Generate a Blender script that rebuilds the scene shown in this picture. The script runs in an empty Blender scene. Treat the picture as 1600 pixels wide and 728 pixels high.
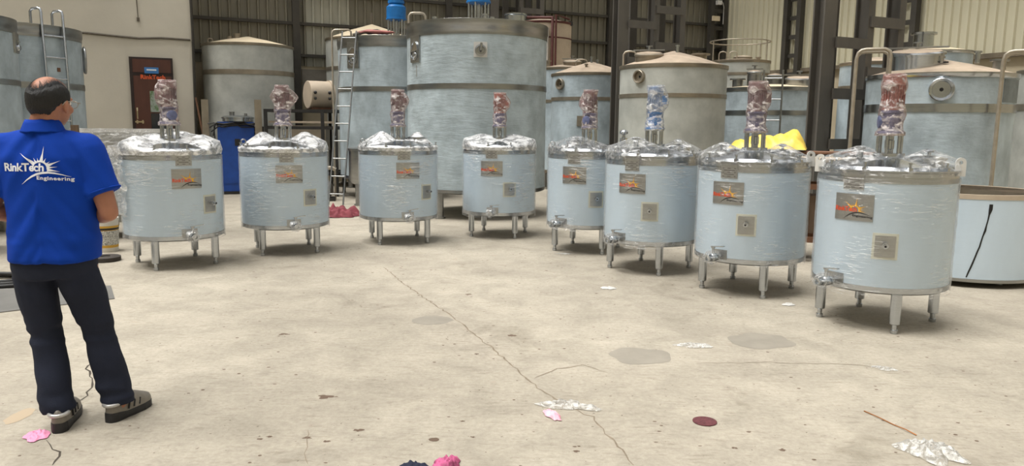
import bpy, bmesh, math, random
from math import sin, cos, pi, radians as rad, atan2, hypot
from mathutils import Vector, Matrix, noise
from mathutils.bvhtree import BVHTree

scene = bpy.context.scene
# ---------------------------------------------------------------- camera
cam_d = bpy.data.cameras.new('camera')
cam_d.sensor_width = 36.0
cam_d.lens = 1180.0 / 1600.0 * 36.0
cam_d.clip_end = 200
cam = bpy.data.objects.new('camera', cam_d)
scene.collection.objects.link(cam)
PITCH = math.atan(172 / 1180.0)
cam.matrix_world = Matrix.Translation((0, 0, 1.5)) @ Matrix.Rotation(pi / 2 - PITCH, 4, 'X') @ Matrix.Rotation(rad(0.63), 4, 'Z')
scene.camera = cam
# ---------------------------------------------------------------- world, sun, exposure
world = bpy.data.worlds.new('overcast_sky')
scene.world = world
world.use_nodes = True
bg = world.node_tree.nodes['Background']
bg.inputs['Color'].default_value = (1.0, 1.0, 0.99, 1)
bg.inputs['Strength'].default_value = 1.65
sun_d = bpy.data.lights.new('sun', 'SUN')
sun_d.energy = 10.5
sun_d.angle = rad(45)
sun_d.color = (1.0, 0.985, 0.945)
sun = bpy.data.objects.new('sun', sun_d)
scene.collection.objects.link(sun)
sun.rotation_euler = (rad(6), rad(-20), 0)
vs = scene.view_settings
vs.view_transform = 'Standard'
vs.look = 'None'
vs.gamma = 1.0
vs.exposure = 0.0
vs.use_curve_mapping = False

COL = scene.collection
rnd = random.Random(7)

# ================================================================ helpers
def lin(c):
    return tuple(((v / 255.0) / 12.92 if v / 255.0 <= 0.04045 else ((v / 255.0 + 0.055) / 1.055) ** 2.4) for v in c)


class MB:
    """collects vertices and faces; build() links them as one mesh object"""
    def __init__(s):
        s.v = []; s.f = []

    def add(s, vs_, fs_):
        o = len(s.v)
        s.v += [tuple(p) for p in vs_]
        s.f += [tuple(i + o for i in f) for f in fs_]
        return s

    def box(s, c, d, rz=0.0, rx=0.0, ry=0.0):
        m = Matrix.Rotation(rz, 3, 'Z') @ Matrix.Rotation(ry, 3, 'Y') @ Matrix.Rotation(rx, 3, 'X')
        pts = []
        for z in (-.5, .5):
            for x, y in ((-.5, -.5), (.5, -.5), (.5, .5), (-.5, .5)):
                p = m @ Vector((x * d[0], y * d[1], z * d[2]))
                pts.append((p.x + c[0], p.y + c[1], p.z + c[2]))
        return s.add(pts, [(3, 2, 1, 0), (4, 5, 6, 7), (0, 1, 5, 4), (1, 2, 6, 5), (2, 3, 7, 6), (3, 0, 4, 7)])

    def lathe(s, prof, n=32, c=(0, 0, 0), cap0=True, cap1=True, M=None):
        vs_ = []; fs_ = []
        for (r, z) in prof:
            for k in range(n):
                a = 2 * pi * k / n
                p = Vector((r * cos(a), r * sin(a), z))
                if M: p = M @ p
                vs_.append((p.x + c[0], p.y + c[1], p.z + c[2]))
        for i in range(len(prof) - 1):
            for k in range(n):
                k2 = (k + 1) % n
                fs_.append((i * n + k, i * n + k2, (i + 1) * n + k2, (i + 1) * n + k))
        if cap0: fs_.append(tuple(reversed(range(n))))
        if cap1: fs_.append(tuple((len(prof) - 1) * n + k for k in range(n)))
        return s.add(vs_, fs_)

    def tube(s, path, r, n=8, closed=False):
        pts = [Vector(p) for p in path]
        m = len(pts)
        rr = r if isinstance(r, (list, tuple)) else [r] * m
        vs_ = []; fs_ = []
        ref = None
        for i, p in enumerate(pts):
            if closed:
                t = pts[(i + 1) % m] - pts[i - 1]
            else:
                t = pts[min(i + 1, m - 1)] - pts[max(i - 1, 0)]
            t.normalize()
            if ref is None:
                ref = Vector((0, 0, 1)) if abs(t.z) < .9 else Vector((1, 0, 0))
            b = t.cross(ref)
            if b.length < 1e-5: b = t.cross(Vector((.3, 1, .2)))
            b.normalize()
            ref = b.cross(t); ref.normalize()
            for k in range(n):
                a = 2 * pi * k / n
                q = p + (b * cos(a) + ref * sin(a)) * rr[i]
                vs_.append(tuple(q))
        for i in range(m if closed else m - 1):
            j = (i + 1) % m
            for k in range(n):
                k2 = (k + 1) % n
                fs_.append((i * n + k, i * n + k2, j * n + k2, j * n + k))
        if not closed:
            fs_.append(tuple(reversed(range(n))))
            fs_.append(tuple((m - 1) * n + k for k in range(n)))
        return s.add(vs_, fs_)

    def prism(s, poly, y0, y1):
        """polygon in x,z extruded along y"""
        n = len(poly)
        vs_ = [(x, y0, z) for x, z in poly] + [(x, y1, z) for x, z in poly]
        fs_ = [tuple(range(n)), tuple(reversed(range(n, 2 * n)))]
        for k in range(n):
            k2 = (k + 1) % n
            fs_.append((k2, k, n + k, n + k2))
        return s.add(vs_, fs_)

    def ball(s, c, r, n=12, m=8, R=None):
        vs_ = []; fs_ = []
        rx, ry, rz = r if isinstance(r, (list, tuple)) else (r, r, r)
        for i in range(1, m):
            a = pi * i / m
            for k in range(n):
                b = 2 * pi * k / n
                p = Vector((rx * sin(a) * cos(b), ry * sin(a) * sin(b), rz * cos(a)))
                if R: p = R @ p
                vs_.append((p.x + c[0], p.y + c[1], p.z + c[2]))
        for q in (Vector((0, 0, rz)), Vector((0, 0, -rz))):
            if R: q = R @ q
            vs_.append((q.x + c[0], q.y + c[1], q.z + c[2]))
        T = len(vs_) - 2
        for i in range(m - 2):
            for k in range(n):
                k2 = (k + 1) % n
                fs_.append((i * n + k, (i + 1) * n + k, (i + 1) * n + k2, i * n + k2))
        for k in range(n):
            k2 = (k + 1) % n
            fs_.append((T, k, k2)); fs_.append((T + 1, (m - 2) * n + k2, (m - 2) * n + k))
        return s.add(vs_, fs_)

    def loft(s, rings, n=28, power=2.0):
        """closed loft over horizontal rings (cx, cy, z, rx, ry)"""
        vs_ = []; fs_ = []
        for (cx, cy, z, rx, ry) in rings:
            for k in range(n):
                a = 2 * pi * k / n
                ca, sa = cos(a), sin(a)
                e = 2.0 / power
                vs_.append((cx + rx * math.copysign(abs(ca) ** e, ca), cy + ry * math.copysign(abs(sa) ** e, sa), z))
        m = len(rings)
        for i in range(m - 1):
            for k in range(n):
                k2 = (k + 1) % n
                fs_.append((i * n + k, i * n + k2, (i + 1) * n + k2, (i + 1) * n + k))
        fs_.append(tuple(reversed(range(n)))); fs_.append(tuple((m - 1) * n + k for k in range(n)))
        return s.add(vs_, fs_)

    def limb(s, pts, rr):
        for p, r in zip(pts, rr): s.ball(p, r, 14, 10)
        for i in range(len(pts) - 1):
            a, b = Vector(pts[i]), Vector(pts[i + 1])
            k = 5
            s.tube([a.lerp(b, t / k) for t in range(k + 1)], [rr[i] + (rr[i + 1] - rr[i]) * t / k for t in range(k + 1)], 14)
        return s

    def mesh(s, name, m, smooth=None):
        me = bpy.data.meshes.new(name)
        me.from_pydata(s.v, [], s.f)
        if m: me.materials.append(m)
        if smooth:
            me.polygons.foreach_set('use_smooth', [True] * len(me.polygons))
            if smooth < 180: me.set_sharp_from_angle(angle=rad(smooth))
        me.update()
        return me

    def build(s, name, m, parent=None, smooth=None, loc=(0, 0, 0), rz=0.0):
        return ob(name, s.mesh(name, m, smooth), parent, loc, rz)


def ob(name, me, parent=None, loc=(0, 0, 0), rz=0.0):
    o = bpy.data.objects.new(name, me)
    COL.objects.link(o)
    o.parent = parent
    o.location = loc
    o.rotation_euler = (0, 0, rz)
    return o


def tag(o, label, cat, group=None, kind=None):
    o['label'] = label; o['category'] = cat
    if group: o['group'] = group
    if kind: o['kind'] = kind
    return o


def thing(name, label, cat, loc=(0, 0, 0), rz=0.0, group=None):
    o = ob(name, None, None, loc, rz)
    o.empty_display_size = .1
    return tag(o, label, cat, group)


def struct(o):
    o['kind'] = 'structure'
    return o


def remesh(mb, voxel, it=6, fac=.6):
    me = mb.mesh('tmp', None)
    o = bpy.data.objects.new('tmp', me); COL.objects.link(o)
    md = o.modifiers.new('r', 'REMESH'); md.mode = 'VOXEL'; md.voxel_size = voxel
    sm = o.modifiers.new('s', 'SMOOTH'); sm.iterations = it; sm.factor = fac
    dg = bpy.context.evaluated_depsgraph_get()
    out = bpy.data.meshes.new_from_object(o.evaluated_get(dg))
    bpy.data.objects.remove(o)
    return out


def finish(me, name, m, smooth=True):
    me.name = name
    me.materials.clear(); me.materials.append(m)
    me.polygons.foreach_set('use_smooth', [smooth] * len(me.polygons))
    return me


def text_mesh(txt, size, bold=0.0, spacing=1.0):
    """text in the x,y plane, as (vertices, faces)"""
    cu = bpy.data.curves.new('t', 'FONT')
    cu.body = txt; cu.size = size; cu.offset = bold; cu.space_character = spacing
    cu.resolution_u = 3
    o = bpy.data.objects.new('t', cu); COL.objects.link(o)
    dg = bpy.context.evaluated_depsgraph_get()
    me = bpy.data.meshes.new_from_object(o.evaluated_get(dg))
    bpy.data.objects.remove(o)
    vs_ = [tuple(v.co) for v in me.vertices]; fs_ = [tuple(p.vertices) for p in me.polygons]
    bpy.data.meshes.remove(me)
    return vs_, fs_


# ================================================================ materials
def mat(name, rgb, rough=.6, metal=0.0, var=0.0, vscale=3.0, vstretch=(1, 1, 1), bump=0.0, bscale=40.0, bstretch=(1, 1, 1),
        coat=0.0, spec=.5, rgb2=None, thr=(.35, .65), rvar=0.0):
    m = bpy.data.materials.new(name); m.use_nodes = True
    nt = m.node_tree; b = nt.nodes['Principled BSDF']
    c = lin(rgb)
    b.inputs['Base Color'].default_value = (*c, 1)
    b.inputs['Roughness'].default_value = rough
    b.inputs['Metallic'].default_value = metal
    b.inputs['Specular IOR Level'].default_value = spec
    if coat: b.inputs['Coat Weight'].default_value = coat; b.inputs['Coat Roughness'].default_value = .12
    tc = nt.nodes.new('ShaderNodeTexCoord')

    def nz(scale, stretch, detail=5, rough_=.6):
        mp = nt.nodes.new('ShaderNodeMapping'); mp.inputs['Scale'].default_value = stretch
        nt.links.new(tc.outputs['Object'], mp.inputs['Vector'])
        n = nt.nodes.new('ShaderNodeTexNoise'); n.inputs['Scale'].default_value = scale
        n.inputs['Detail'].default_value = detail; n.inputs['Roughness'].default_value = rough_
        nt.links.new(mp.outputs['Vector'], n.inputs['Vector'])
        return n
    if var or rgb2:
        n = nz(vscale, vstretch)
        r = nt.nodes.new('ShaderNodeValToRGB')
        r.color_ramp.elements[0].position, r.color_ramp.elements[1].position = thr
        if rgb2:
            r.color_ramp.elements[0].color = (*c, 1); r.color_ramp.elements[1].color = (*lin(rgb2), 1)
        else:
            r.color_ramp.elements[0].color = (*[x * (1 - var) for x in c], 1)
            r.color_ramp.elements[1].color = (*[min(1, x * (1 + var)) for x in c], 1)
        nt.links.new(n.outputs['Fac'], r.inputs['Fac'])
        nt.links.new(r.outputs['Color'], b.inputs['Base Color'])
        if rvar:
            mr = nt.nodes.new('ShaderNodeMapRange')
            mr.inputs['To Min'].default_value = rough - rvar; mr.inputs['To Max'].default_value = rough + rvar
            nt.links.new(n.outputs['Fac'], mr.inputs['Value']); nt.links.new(mr.outputs['Result'], b.inputs['Roughness'])
    if bump:
        n = nz(bscale, bstretch, 4)
        bp = nt.nodes.new('ShaderNodeBump'); bp.inputs['Strength'].default_value = bump; bp.inputs['Distance'].default_value = .01
        nt.links.new(n.outputs['Fac'], bp.inputs['Height']); nt.links.new(bp.outputs['Normal'], b.inputs['Normal'])
    return m


def film_mat(name, tint=(1, 1, 1), base=.05, streak=.5, scale=14, stretch=(1, 1, 5), lo=.5, hi=.72, gcol=(1, 1, 1), rough=.14, bump=.6, mask=0.0, edge=.55):
    """clear plastic wrap: mostly see-through, with glossy wrinkles"""
    m = bpy.data.materials.new(name); m.use_nodes = True
    nt = m.node_tree; nt.nodes.remove(nt.nodes['Principled BSDF'])
    out = nt.nodes['Material Output']
    tr = nt.nodes.new('ShaderNodeBsdfTransparent'); tr.inputs['Color'].default_value = (*tint, 1)
    gl = nt.nodes.new('ShaderNodeBsdfPrincipled'); gl.inputs['Base Color'].default_value = (*gcol, 1)
    gl.inputs['Roughness'].default_value = rough; gl.inputs['Metallic'].default_value = .35
    tc = nt.nodes.new('ShaderNodeTexCoord'); mp = nt.nodes.new('ShaderNodeMapping'); mp.inputs['Scale'].default_value = stretch
    n = nt.nodes.new('ShaderNodeTexNoise'); n.inputs['Scale'].default_value = scale; n.inputs['Detail'].default_value = 6
    n.inputs['Roughness'].default_value = .65; n.inputs['Distortion'].default_value = .8
    nt.links.new(tc.outputs['Object'], mp.inputs['Vector']); nt.links.new(mp.outputs['Vector'], n.inputs['Vector'])
    mr = nt.nodes.new('ShaderNodeMapRange'); mr.inputs['From Min'].default_value = lo; mr.inputs['From Max'].default_value = hi
    mr.inputs['To Min'].default_value = base; mr.inputs['To Max'].default_value = streak
    if mask:
        n2 = nt.nodes.new('ShaderNodeTexNoise'); n2.inputs['Scale'].default_value = mask; n2.inputs['Detail'].default_value = 2
        nt.links.new(tc.outputs['Object'], n2.inputs['Vector'])
        m2 = nt.nodes.new('ShaderNodeMapRange'); m2.inputs['From Min'].default_value = .38; m2.inputs['From Max'].default_value = .66
        m2.inputs['To Min'].default_value = .80; m2.inputs['To Max'].default_value = 1.12
        nt.links.new(n2.outputs['Fac'], m2.inputs['Value'])
        mm_ = nt.nodes.new('ShaderNodeMath'); mm_.operation = 'MULTIPLY'
        nt.links.new(n.outputs['Fac'], mm_.inputs[0]); nt.links.new(m2.outputs['Result'], mm_.inputs[1])
        nt.links.new(mm_.outputs['Value'], mr.inputs['Value'])
    else:
        nt.links.new(n.outputs['Fac'], mr.inputs['Value'])
    bp = nt.nodes.new('ShaderNodeBump'); bp.inputs['Strength'].default_value = bump; bp.inputs['Distance'].default_value = .02
    nt.links.new(n.outputs['Fac'], bp.inputs['Height']); nt.links.new(bp.outputs['Normal'], gl.inputs['Normal'])
    mx = nt.nodes.new('ShaderNodeMixShader')
    fr = nt.nodes.new('ShaderNodeLayerWeight'); fr.inputs['Blend'].default_value = .12
    ad = nt.nodes.new('ShaderNodeMath'); ad.operation = 'ADD'; ad.use_clamp = True
    fm = nt.nodes.new('ShaderNodeMath'); fm.operation = 'MULTIPLY'; fm.inputs[1].default_value = edge
    nt.links.new(fr.outputs['Fresnel'], fm.inputs[0]); nt.links.new(fm.outputs['Value'], ad.inputs[0]); nt.links.new(mr.outputs['Result'], ad.inputs[1])
    nt.links.new(ad.outputs['Value'], mx.inputs['Fac']); nt.links.new(tr.outputs['BSDF'], mx.inputs[1]); nt.links.new(gl.outputs['BSDF'], mx.inputs[2])
    nt.links.new(mx.outputs['Shader'], out.inputs['Surface'])
    return m


M = {}
M['film_blue'] = mat('blue_protective_film', (194, 209, 221), .26, var=.05, vscale=2.2, vstretch=(1, 1, .35), bump=.10, bscale=6, bstretch=(1, 1, 5))
M['film_old'] = mat('dusty_blue_film', (168, 180, 186), .5, var=.22, vscale=3.2, vstretch=(1, 1, .7), bump=.5, bscale=7, bstretch=(1, 1, 3))
M['film_big'] = mat('wrinkled_blue_film', (170, 182, 187), .42, var=.20, vscale=3.0, bump=.9, bscale=5, bstretch=(1, 1, 4))
M['film_grey'] = mat('dusty_grey_film', (176, 177, 170), .6, var=.16, vscale=2.6, bump=.3, bscale=6)
M['steel'] = mat('brushed_stainless_steel', (184, 188, 192), .22, 1.0, var=.05, vscale=4, vstretch=(1, 1, 14), rvar=.05)
M['steel_plate'] = mat('satin_stainless_plate', (170, 171, 170), .34, 1.0, var=.08, vscale=5, vstretch=(1, 1, 18))
M['steel_dull'] = mat('dull_stainless_steel', (160, 161, 160), .30, 1.0, var=.10, vscale=3, vstretch=(1, 1, 5), rvar=.06)
M['steel_dusty'] = mat('dusty_stainless_steel', (156, 146, 130), .42, .75, var=.14, vscale=5)
M['dust'] = mat('tan_dust_layer', (170, 153, 134), .85, var=.22, vscale=3, bump=.2, bscale=30)
M['cream'] = mat('cream_dusty_top', (206, 190, 162), .7, var=.08, vscale=3)
M['beige'] = mat('beige_primer_paint', (182, 166, 146), .6, var=.08, vscale=4)
M['blue_motor'] = mat('blue_motor_paint', (22, 112, 182), .4, var=.12, vscale=9)
M['blue_dark'] = mat('blue_machine_paint', (24, 74, 160), .45, var=.14, vscale=5)
M['motor_grey'] = mat('motor_dull_mauve', (124, 104, 108), .5, var=.30, vscale=12)
M['gear_violet'] = mat('gearbox_blue_violet', (98, 104, 138), .45, var=.30, vscale=12)
M['maroon_primer'] = mat('maroon_primer', (84, 42, 38), .6, var=.15, vscale=8)
M['white_cap'] = mat('white_plastic', (205, 203, 198), .4, var=.04, vscale=8)
M['black_rubber'] = mat('black_rubber', (28, 27, 27), .55, var=.2, vscale=8)
M['black_paint'] = mat('black_steel_paint', (38, 36, 34), .5, var=.2, vscale=8)
M['dark_steel'] = mat('grey_brown_column_paint', (88, 84, 78), .6, var=.16, vscale=2.5, vstretch=(1, 1, .4))
M['tape'] = mat('cream_masking_tape', (205, 205, 190), .6, var=.05, vscale=30)
M['hole'] = mat('dark_opening', (24, 22, 20), .7)
M['brown_door'] = mat('brown_door_paint', (84, 48, 36), .45, var=.12, vscale=3, vstretch=(4, 1, 1))
M['door_frame'] = mat('dark_door_frame', (44, 30, 26), .5, var=.1, vscale=4)
M['brass'] = mat('brass_handle', (200, 184, 150), .3, .9)
M['sign_blue'] = mat('blue_sign', (60, 120, 180), .4)
M['sign_white'] = mat('white_sign_print', (220, 226, 232), .5)
M['orange'] = mat('orange_red_lettering', (226, 92, 40), .5)
M['orange_print'] = mat('orange_print', (232, 88, 44), .5)
M['yellow_print'] = mat('yellow_print', (238, 176, 24), .5)
M['black_print'] = mat('black_print', (26, 24, 24), .5)
M['white_print'] = mat('white_shirt_print', (232, 234, 240), .6)
M['data_print'] = mat('grey_etched_print', (78, 74, 72), .5)
M['plaster'] = mat('cream_plaster', (204, 197, 182), .85, var=.06, vscale=.8, bump=.15, bscale=14)
M['masonry'] = mat('cream_masonry', (178, 166, 142), .9, var=.12, vscale=.9, bump=.25, bscale=18)
M['cement'] = mat('grey_cement_patch', (140, 134, 124), .9, var=.12, vscale=3)
M['sheet_back'] = mat('grey_green_sheet', (116, 111, 96), .6, var=.08, vscale=1.0, vstretch=(1, 1, .2))
M['sheet_pale'] = mat('pale_grey_sheet', (158, 156, 142), .6, var=.06, vscale=1.0)
M['sheet_right'] = mat('cream_sheet', (192, 186, 162), .55, var=.06, vscale=.8, vstretch=(1, 1, .3))
M['roof'] = mat('roof_sheet', (120, 118, 110), .6, var=.06, vscale=1.0)
M['girt'] = mat('dark_girt', (58, 54, 47), .7, var=.15, vscale=3)
M['wire'] = mat('grey_brown_cable', (92, 84, 72), .7)
M['shirt'] = mat('royal_blue_knit', (8, 58, 158), .85, var=.06, vscale=5, bump=.15, bscale=220, spec=.2)
M['trousers'] = mat('dark_navy_cloth', (38, 42, 56), .9, var=.10, vscale=7, bump=.2, bscale=160, spec=.2)
M['skin'] = mat('tan_skin', (168, 116, 92), .5, var=.07, vscale=9, spec=.4)
M['hair'] = mat('black_hair', (15, 13, 13), .55, var=.35, vscale=40, vstretch=(3, 3, .6), bump=.6, bscale=120, bstretch=(2, 2, .3))
M['shoe_grey'] = mat('taupe_shoe_leather', (128, 122, 114), .5, var=.12, vscale=14)
M['shoe_silver'] = mat('silver_shoe_trim', (188, 186, 184), .3, .5)
M['shoe_sole'] = mat('black_shoe_sole', (34, 34, 36), .55, var=.15, vscale=20)
M['pink'] = mat('pink_paper', (236, 152, 186), .6, var=.06, vscale=20)
M['pink_pale'] = mat('pale_pink_paper', (246, 206, 218), .6, rgb2=(236, 150, 168), vscale=14)
M['magenta'] = mat('magenta_cloth', (226, 110, 160), .7, rgb2=(110, 36, 66), vscale=14)
M['navy_cloth'] = mat('navy_cloth', (34, 38, 58), .85)
M['red_cloth'] = mat('dusty_red_cloth', (128, 60, 68), .85, var=.18, vscale=8)
M['maroon_disc'] = mat('maroon_abrasive', (96, 50, 54), .85, var=.25, vscale=60, bump=.4, bscale=200)
M['yellow_sheet'] = mat('yellow_plastic_sheet', (230, 200, 84), .4, var=.07, vscale=5, spec=.5)
M['copper'] = mat('copper_wire', (180, 112, 58), .35, .8)
M['crack'] = mat('crack_dirt', (134, 121, 104), .95, var=.2, vscale=14)
M['crack_dark'] = mat('dark_crack_dirt', (72, 64, 56), .95)
M['mark_dark'] = mat('dark_floor_mark', (104, 86, 72), .9)
M['rust'] = mat('rusty_brown_steel', (112, 78, 56), .8, var=.25, vscale=6)
M['galv'] = mat('galvanised_tube', (172, 162, 146), .4, .6, var=.1, vscale=10)
M['bucket_white'] = mat('white_bucket_plastic', (214, 208, 196), .5)
M['label_yellow'] = mat('yellow_bucket_label', (206, 160, 60), .55)
M['label_text'] = mat('grey_label_print', (206, 204, 196), .5, rgb2=(120, 118, 112), vscale=60, vstretch=(1, 1, 3), thr=(.48, .56))
M['mat_grey'] = mat('dark_grey_floor_sheet', (112, 110, 106), .6, var=.12, vscale=3)
M['wood'] = mat('brown_wood_post', (108, 88, 70), .8, var=.15, vscale=4, vstretch=(4, 4, .5))
M['pane_pale'] = mat('pane_painted_reflection', (150, 160, 150), .15, rgb2=(92, 120, 78), vscale=7, thr=(.5, .62))  # pale pane, plants mirrored in the glass painted in as green mottling
M['pane_dark'] = mat('dark_door_glass', (36, 40, 44), .08, spec=.8)
M['lens'] = film_mat('spectacle_lens', base=.1, streak=.15, bump=0)
M['wrap_shell'] = film_mat('clear_stretch_wrap', base=.02, streak=.75, scale=8, stretch=(1, 1, 10), lo=.52, hi=.74, mask=2.0)
M['wrap_lid'] = film_mat('clear_wrap_over_lid', base=.05, streak=.72, scale=11, stretch=(1, 1, 1.5), lo=.50, hi=.66, edge=.25, bump=1.0)
M['wrap_hazy'] = film_mat('hazy_wrap_over_lid', base=.22, streak=.95, scale=8, stretch=(1, 1, 1.5), lo=.40, hi=.60, bump=.9, rough=.2)
M['wrap_pink'] = film_mat('pink_stretch_wrap', tint=(1, .90, .88), base=.08, streak=.85, scale=12, stretch=(1, 1, 2), lo=.48, hi=.66, gcol=(.98, .90, .88), bump=1.0)
M['wrap_clear'] = film_mat('clear_motor_wrap', base=.10, streak=.85, scale=12, stretch=(1, 1, 2), lo=.45, hi=.66, bump=1.0)
M['scrap'] = film_mat('plastic_scrap', base=.15, streak=.75, scale=26, stretch=(1, 1, 1), lo=.4, hi=.6, bump=1.0, gcol=(.95, .94, .9), rough=.25)


def floor_material():
    m = bpy.data.materials.new('worn_concrete'); m.use_nodes = True
    nt = m.node_tree; b = nt.nodes['Principled BSDF']; L = nt.links.new
    tc = nt.nodes.new('ShaderNodeTexCoord')

    def nz(scale, det=6, ro=.6, stretch=(1, 1, 1), dist=0.0, rz=0.0):
        mp = nt.nodes.new('ShaderNodeMapping'); mp.inputs['Scale'].default_value = stretch; mp.inputs['Rotation'].default_value = (0, 0, rz)
        L(tc.outputs['Object'], mp.inputs['Vector'])
        n = nt.nodes.new('ShaderNodeTexNoise'); n.inputs['Scale'].default_value = scale; n.inputs['Detail'].default_value = det
        n.inputs['Roughness'].default_value = ro; n.inputs['Distortion'].default_value = dist
        L(mp.outputs['Vector'], n.inputs['Vector']); return n

    def ramp(src, p0, p1, c0, c1):
        r = nt.nodes.new('ShaderNodeValToRGB'); e = r.color_ramp.elements
        e[0].position, e[1].position = p0, p1; e[0].color = (*c0, 1); e[1].color = (*c1, 1)
        L(src, r.inputs['Fac']); return r.outputs['Color']

    def mul(a, bb, f=1.0, typ='MULTIPLY'):
        x = nt.nodes.new('ShaderNodeMix'); x.data_type = 'RGBA'; x.blend_type = typ; x.inputs['Factor'].default_value = f
        L(a, x.inputs['A']); L(bb, x.inputs['B']); return x.outputs['Result']
    base = ramp(nz(.55, 5).outputs['Fac'], .35, .65, lin((168, 160, 146)), lin((185, 177, 162)))
    mid = ramp(nz(2.6, 7, .68, dist=.5).outputs['Fac'], .35, .62, (.82, .815, .805), (1.04, 1.035, 1.03))
    fine = ramp(nz(34, 7, .75).outputs['Fac'], .3, .62, (.80, .79, .78), (1.03, 1.03, 1.03))
    drag = ramp(nz(7, 5, .7, (1, 5, 1), .4, .5).outputs['Fac'], .32, .46, (.80, .785, .765), (1, 1, 1))
    pat = ramp(nz(1.1, 4, .6, dist=1.0).outputs['Fac'], .27, .38, (.78, .77, .75), (1, 1, 1))
    spk = ramp(nz(42, 2, .5).outputs['Fac'], .255, .30, (.42, .38, .34), (1, 1, 1))
    pnk = ramp(nz(3.7, 3, .6).outputs['Fac'], .70, .80, (1, 1, 1), (1, .86, .83))
    c = base
    for t in (mid, fine, drag, pat, spk, pnk): c = mul(c, t)
    L(c, b.inputs['Base Color'])
    b.inputs['Roughness'].default_value = .78; b.inputs['Specular IOR Level'].default_value = .3
    bp = nt.nodes.new('ShaderNodeBump'); bp.inputs['Strength'].default_value = .25; bp.inputs['Distance'].default_value = .01
    L(nz(60, 5, .7).outputs['Fac'], bp.inputs['Height']); L(bp.outputs['Normal'], b.inputs['Normal'])
    return m


M['floor'] = floor_material()
M['stain'] = mat('grey_water_stain', (146, 139, 127), .7, var=.08, vscale=5)

# ================================================================ the setting
floor_mb = MB().add([(-40, -12, 0), (40, -12, 0), (40, 45, 0), (-40, 45, 0), (-40, -12, -.2), (40, -12, -.2), (40, 45, -.2), (-40, 45, -.2)],
                    [(0, 1, 2, 3), (7, 6, 5, 4), (4, 5, 1, 0), (5, 6, 2, 1), (6, 7, 3, 2), (7, 4, 0, 3)])
floor = struct(floor_mb.build('floor', M['floor']))
floor['label'] = 'worn beige concrete floor with cracks and stains'; floor['category'] = 'floor'


def strip(name, pts, w, m, seed=0, z=.0012):
    r = random.Random(seed)
    P = [Vector((x, y, 0)) for x, y in pts]
    Q = []
    for i in range(len(P) - 1):
        k = max(2, int((P[i + 1] - P[i]).length / .05))
        for j in range(k):
            Q.append(P[i].lerp(P[i + 1], j / k) + Vector((r.uniform(-.012, .012), r.uniform(-.012, .012), 0)))
    Q.append(P[-1])
    vs_ = []; fs_ = []
    for i, p in enumerate(Q):
        t = (Q[min(i + 1, len(Q) - 1)] - Q[max(0, i - 1)]).normalized()
        n = Vector((-t.y, t.x, 0)); h = w * .5 * r.uniform(.45, 1.3)
        if i in (0, len(Q) - 1): h *= .3
        for q, zz in ((p + n * h, z), (p - n * h, z)):
            vs_.append((q.x, q.y, zz))
    for i in range(len(Q) - 1):
        fs_.append((2 * i, 2 * i + 1, 2 * i + 3, 2 * i + 2))
    return MB().add(vs_, fs_).build(name, m, floor)


def spot(name, c, rx, ry, m, seed=0, rz=0, z=.001, n=28, rough=.25):
    r = random.Random(seed); ph = r.uniform(0, 50)
    vs_ = [(c[0], c[1], z)]
    for k in range(n):
        a = 2 * pi * k / n
        q = 1 + rough * noise.noise(Vector((cos(a) * 1.6 + ph, sin(a) * 1.6, seed)))
        x, y = rx * cos(a) * q, ry * sin(a) * q
        vs_.append((c[0] + x * cos(rz) - y * sin(rz), c[1] + x * sin(rz) + y * cos(rz), z))
    return MB().add(vs_, [(0, 1 + k, 1 + (k + 1) % n) for k in range(n)]).build(name, m, floor)



BR = atan2(.427, .904)          # building axes: x along the back wall, y along the right wall
K = Vector((6.4, 24.0, 0))


def W(x, y, z=0):
    return (K.x + .904 * x - .427 * y, K.y + .427 * x + .904 * y, z)


def sheet_mesh(name, w, z0, z1, m, ribs=5):
    prof = []
    p = w / ribs
    for i in range(ribs):
        x = -w / 2 + i * p
        prof += [(x, 0), (x + p * .66, 0), (x + p * .72, -.05), (x + p * .90, -.05)]
    prof.append((w / 2, 0))
    vs_ = [(x, y, z) for z in (z0, z1) for x, y in prof]
    n = len(prof)
    mb = MB().add(vs_, [(i, i + 1, n + i + 1, n + i) for i in range(n - 1)])
    # give the sheet its thickness
    mb.add([(x, y + .02, z) for z in (z0, z1) for x, y in prof], [(n + i, n + i + 1, i + 1, i) for i in range(n - 1)])
    return mb.mesh(name, m)


# back wall: masonry below, ribbed sheets and girts above
wb = struct(MB().box((-14, .14, 1.43), (28, .24, 2.86)).build('wall_back', M['masonry'], None, None, W(0, 0), BR))
wb['label'] = 'back wall of ribbed grey sheets above cream masonry'; wb['category'] = 'wall'
sm_a = sheet_mesh('sheet', 1.05, 2.8, 8.2, M['sheet_back']); sm_b = sheet_mesh('sheet', 1.05, 2.8, 8.2, M['sheet_pale'])
for i in range(26):
    ob('sheet', sm_b if i in (11, 19) else sm_a, wb, (-.525 - i * 1.05, rnd.uniform(-.006, .006), 0))
for z in (3.04, 3.78, 4.52, 5.3, 6.1, 6.9, 7.7):
    MB().box((-14, -.07, z), (28, .09, .07)).build('girt', M['girt'], wb)
for x in (-12.85, -17.5, -4.1, -9.0):
    MB().box((x, -.10, 4.1), (.16, .14, 8.2)).build('post', M['girt'], wb)
MB().box((-12.35, .005, 2.45), (.75, .03, .55)).build('cement_patch', M['cement'], wb)
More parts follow.
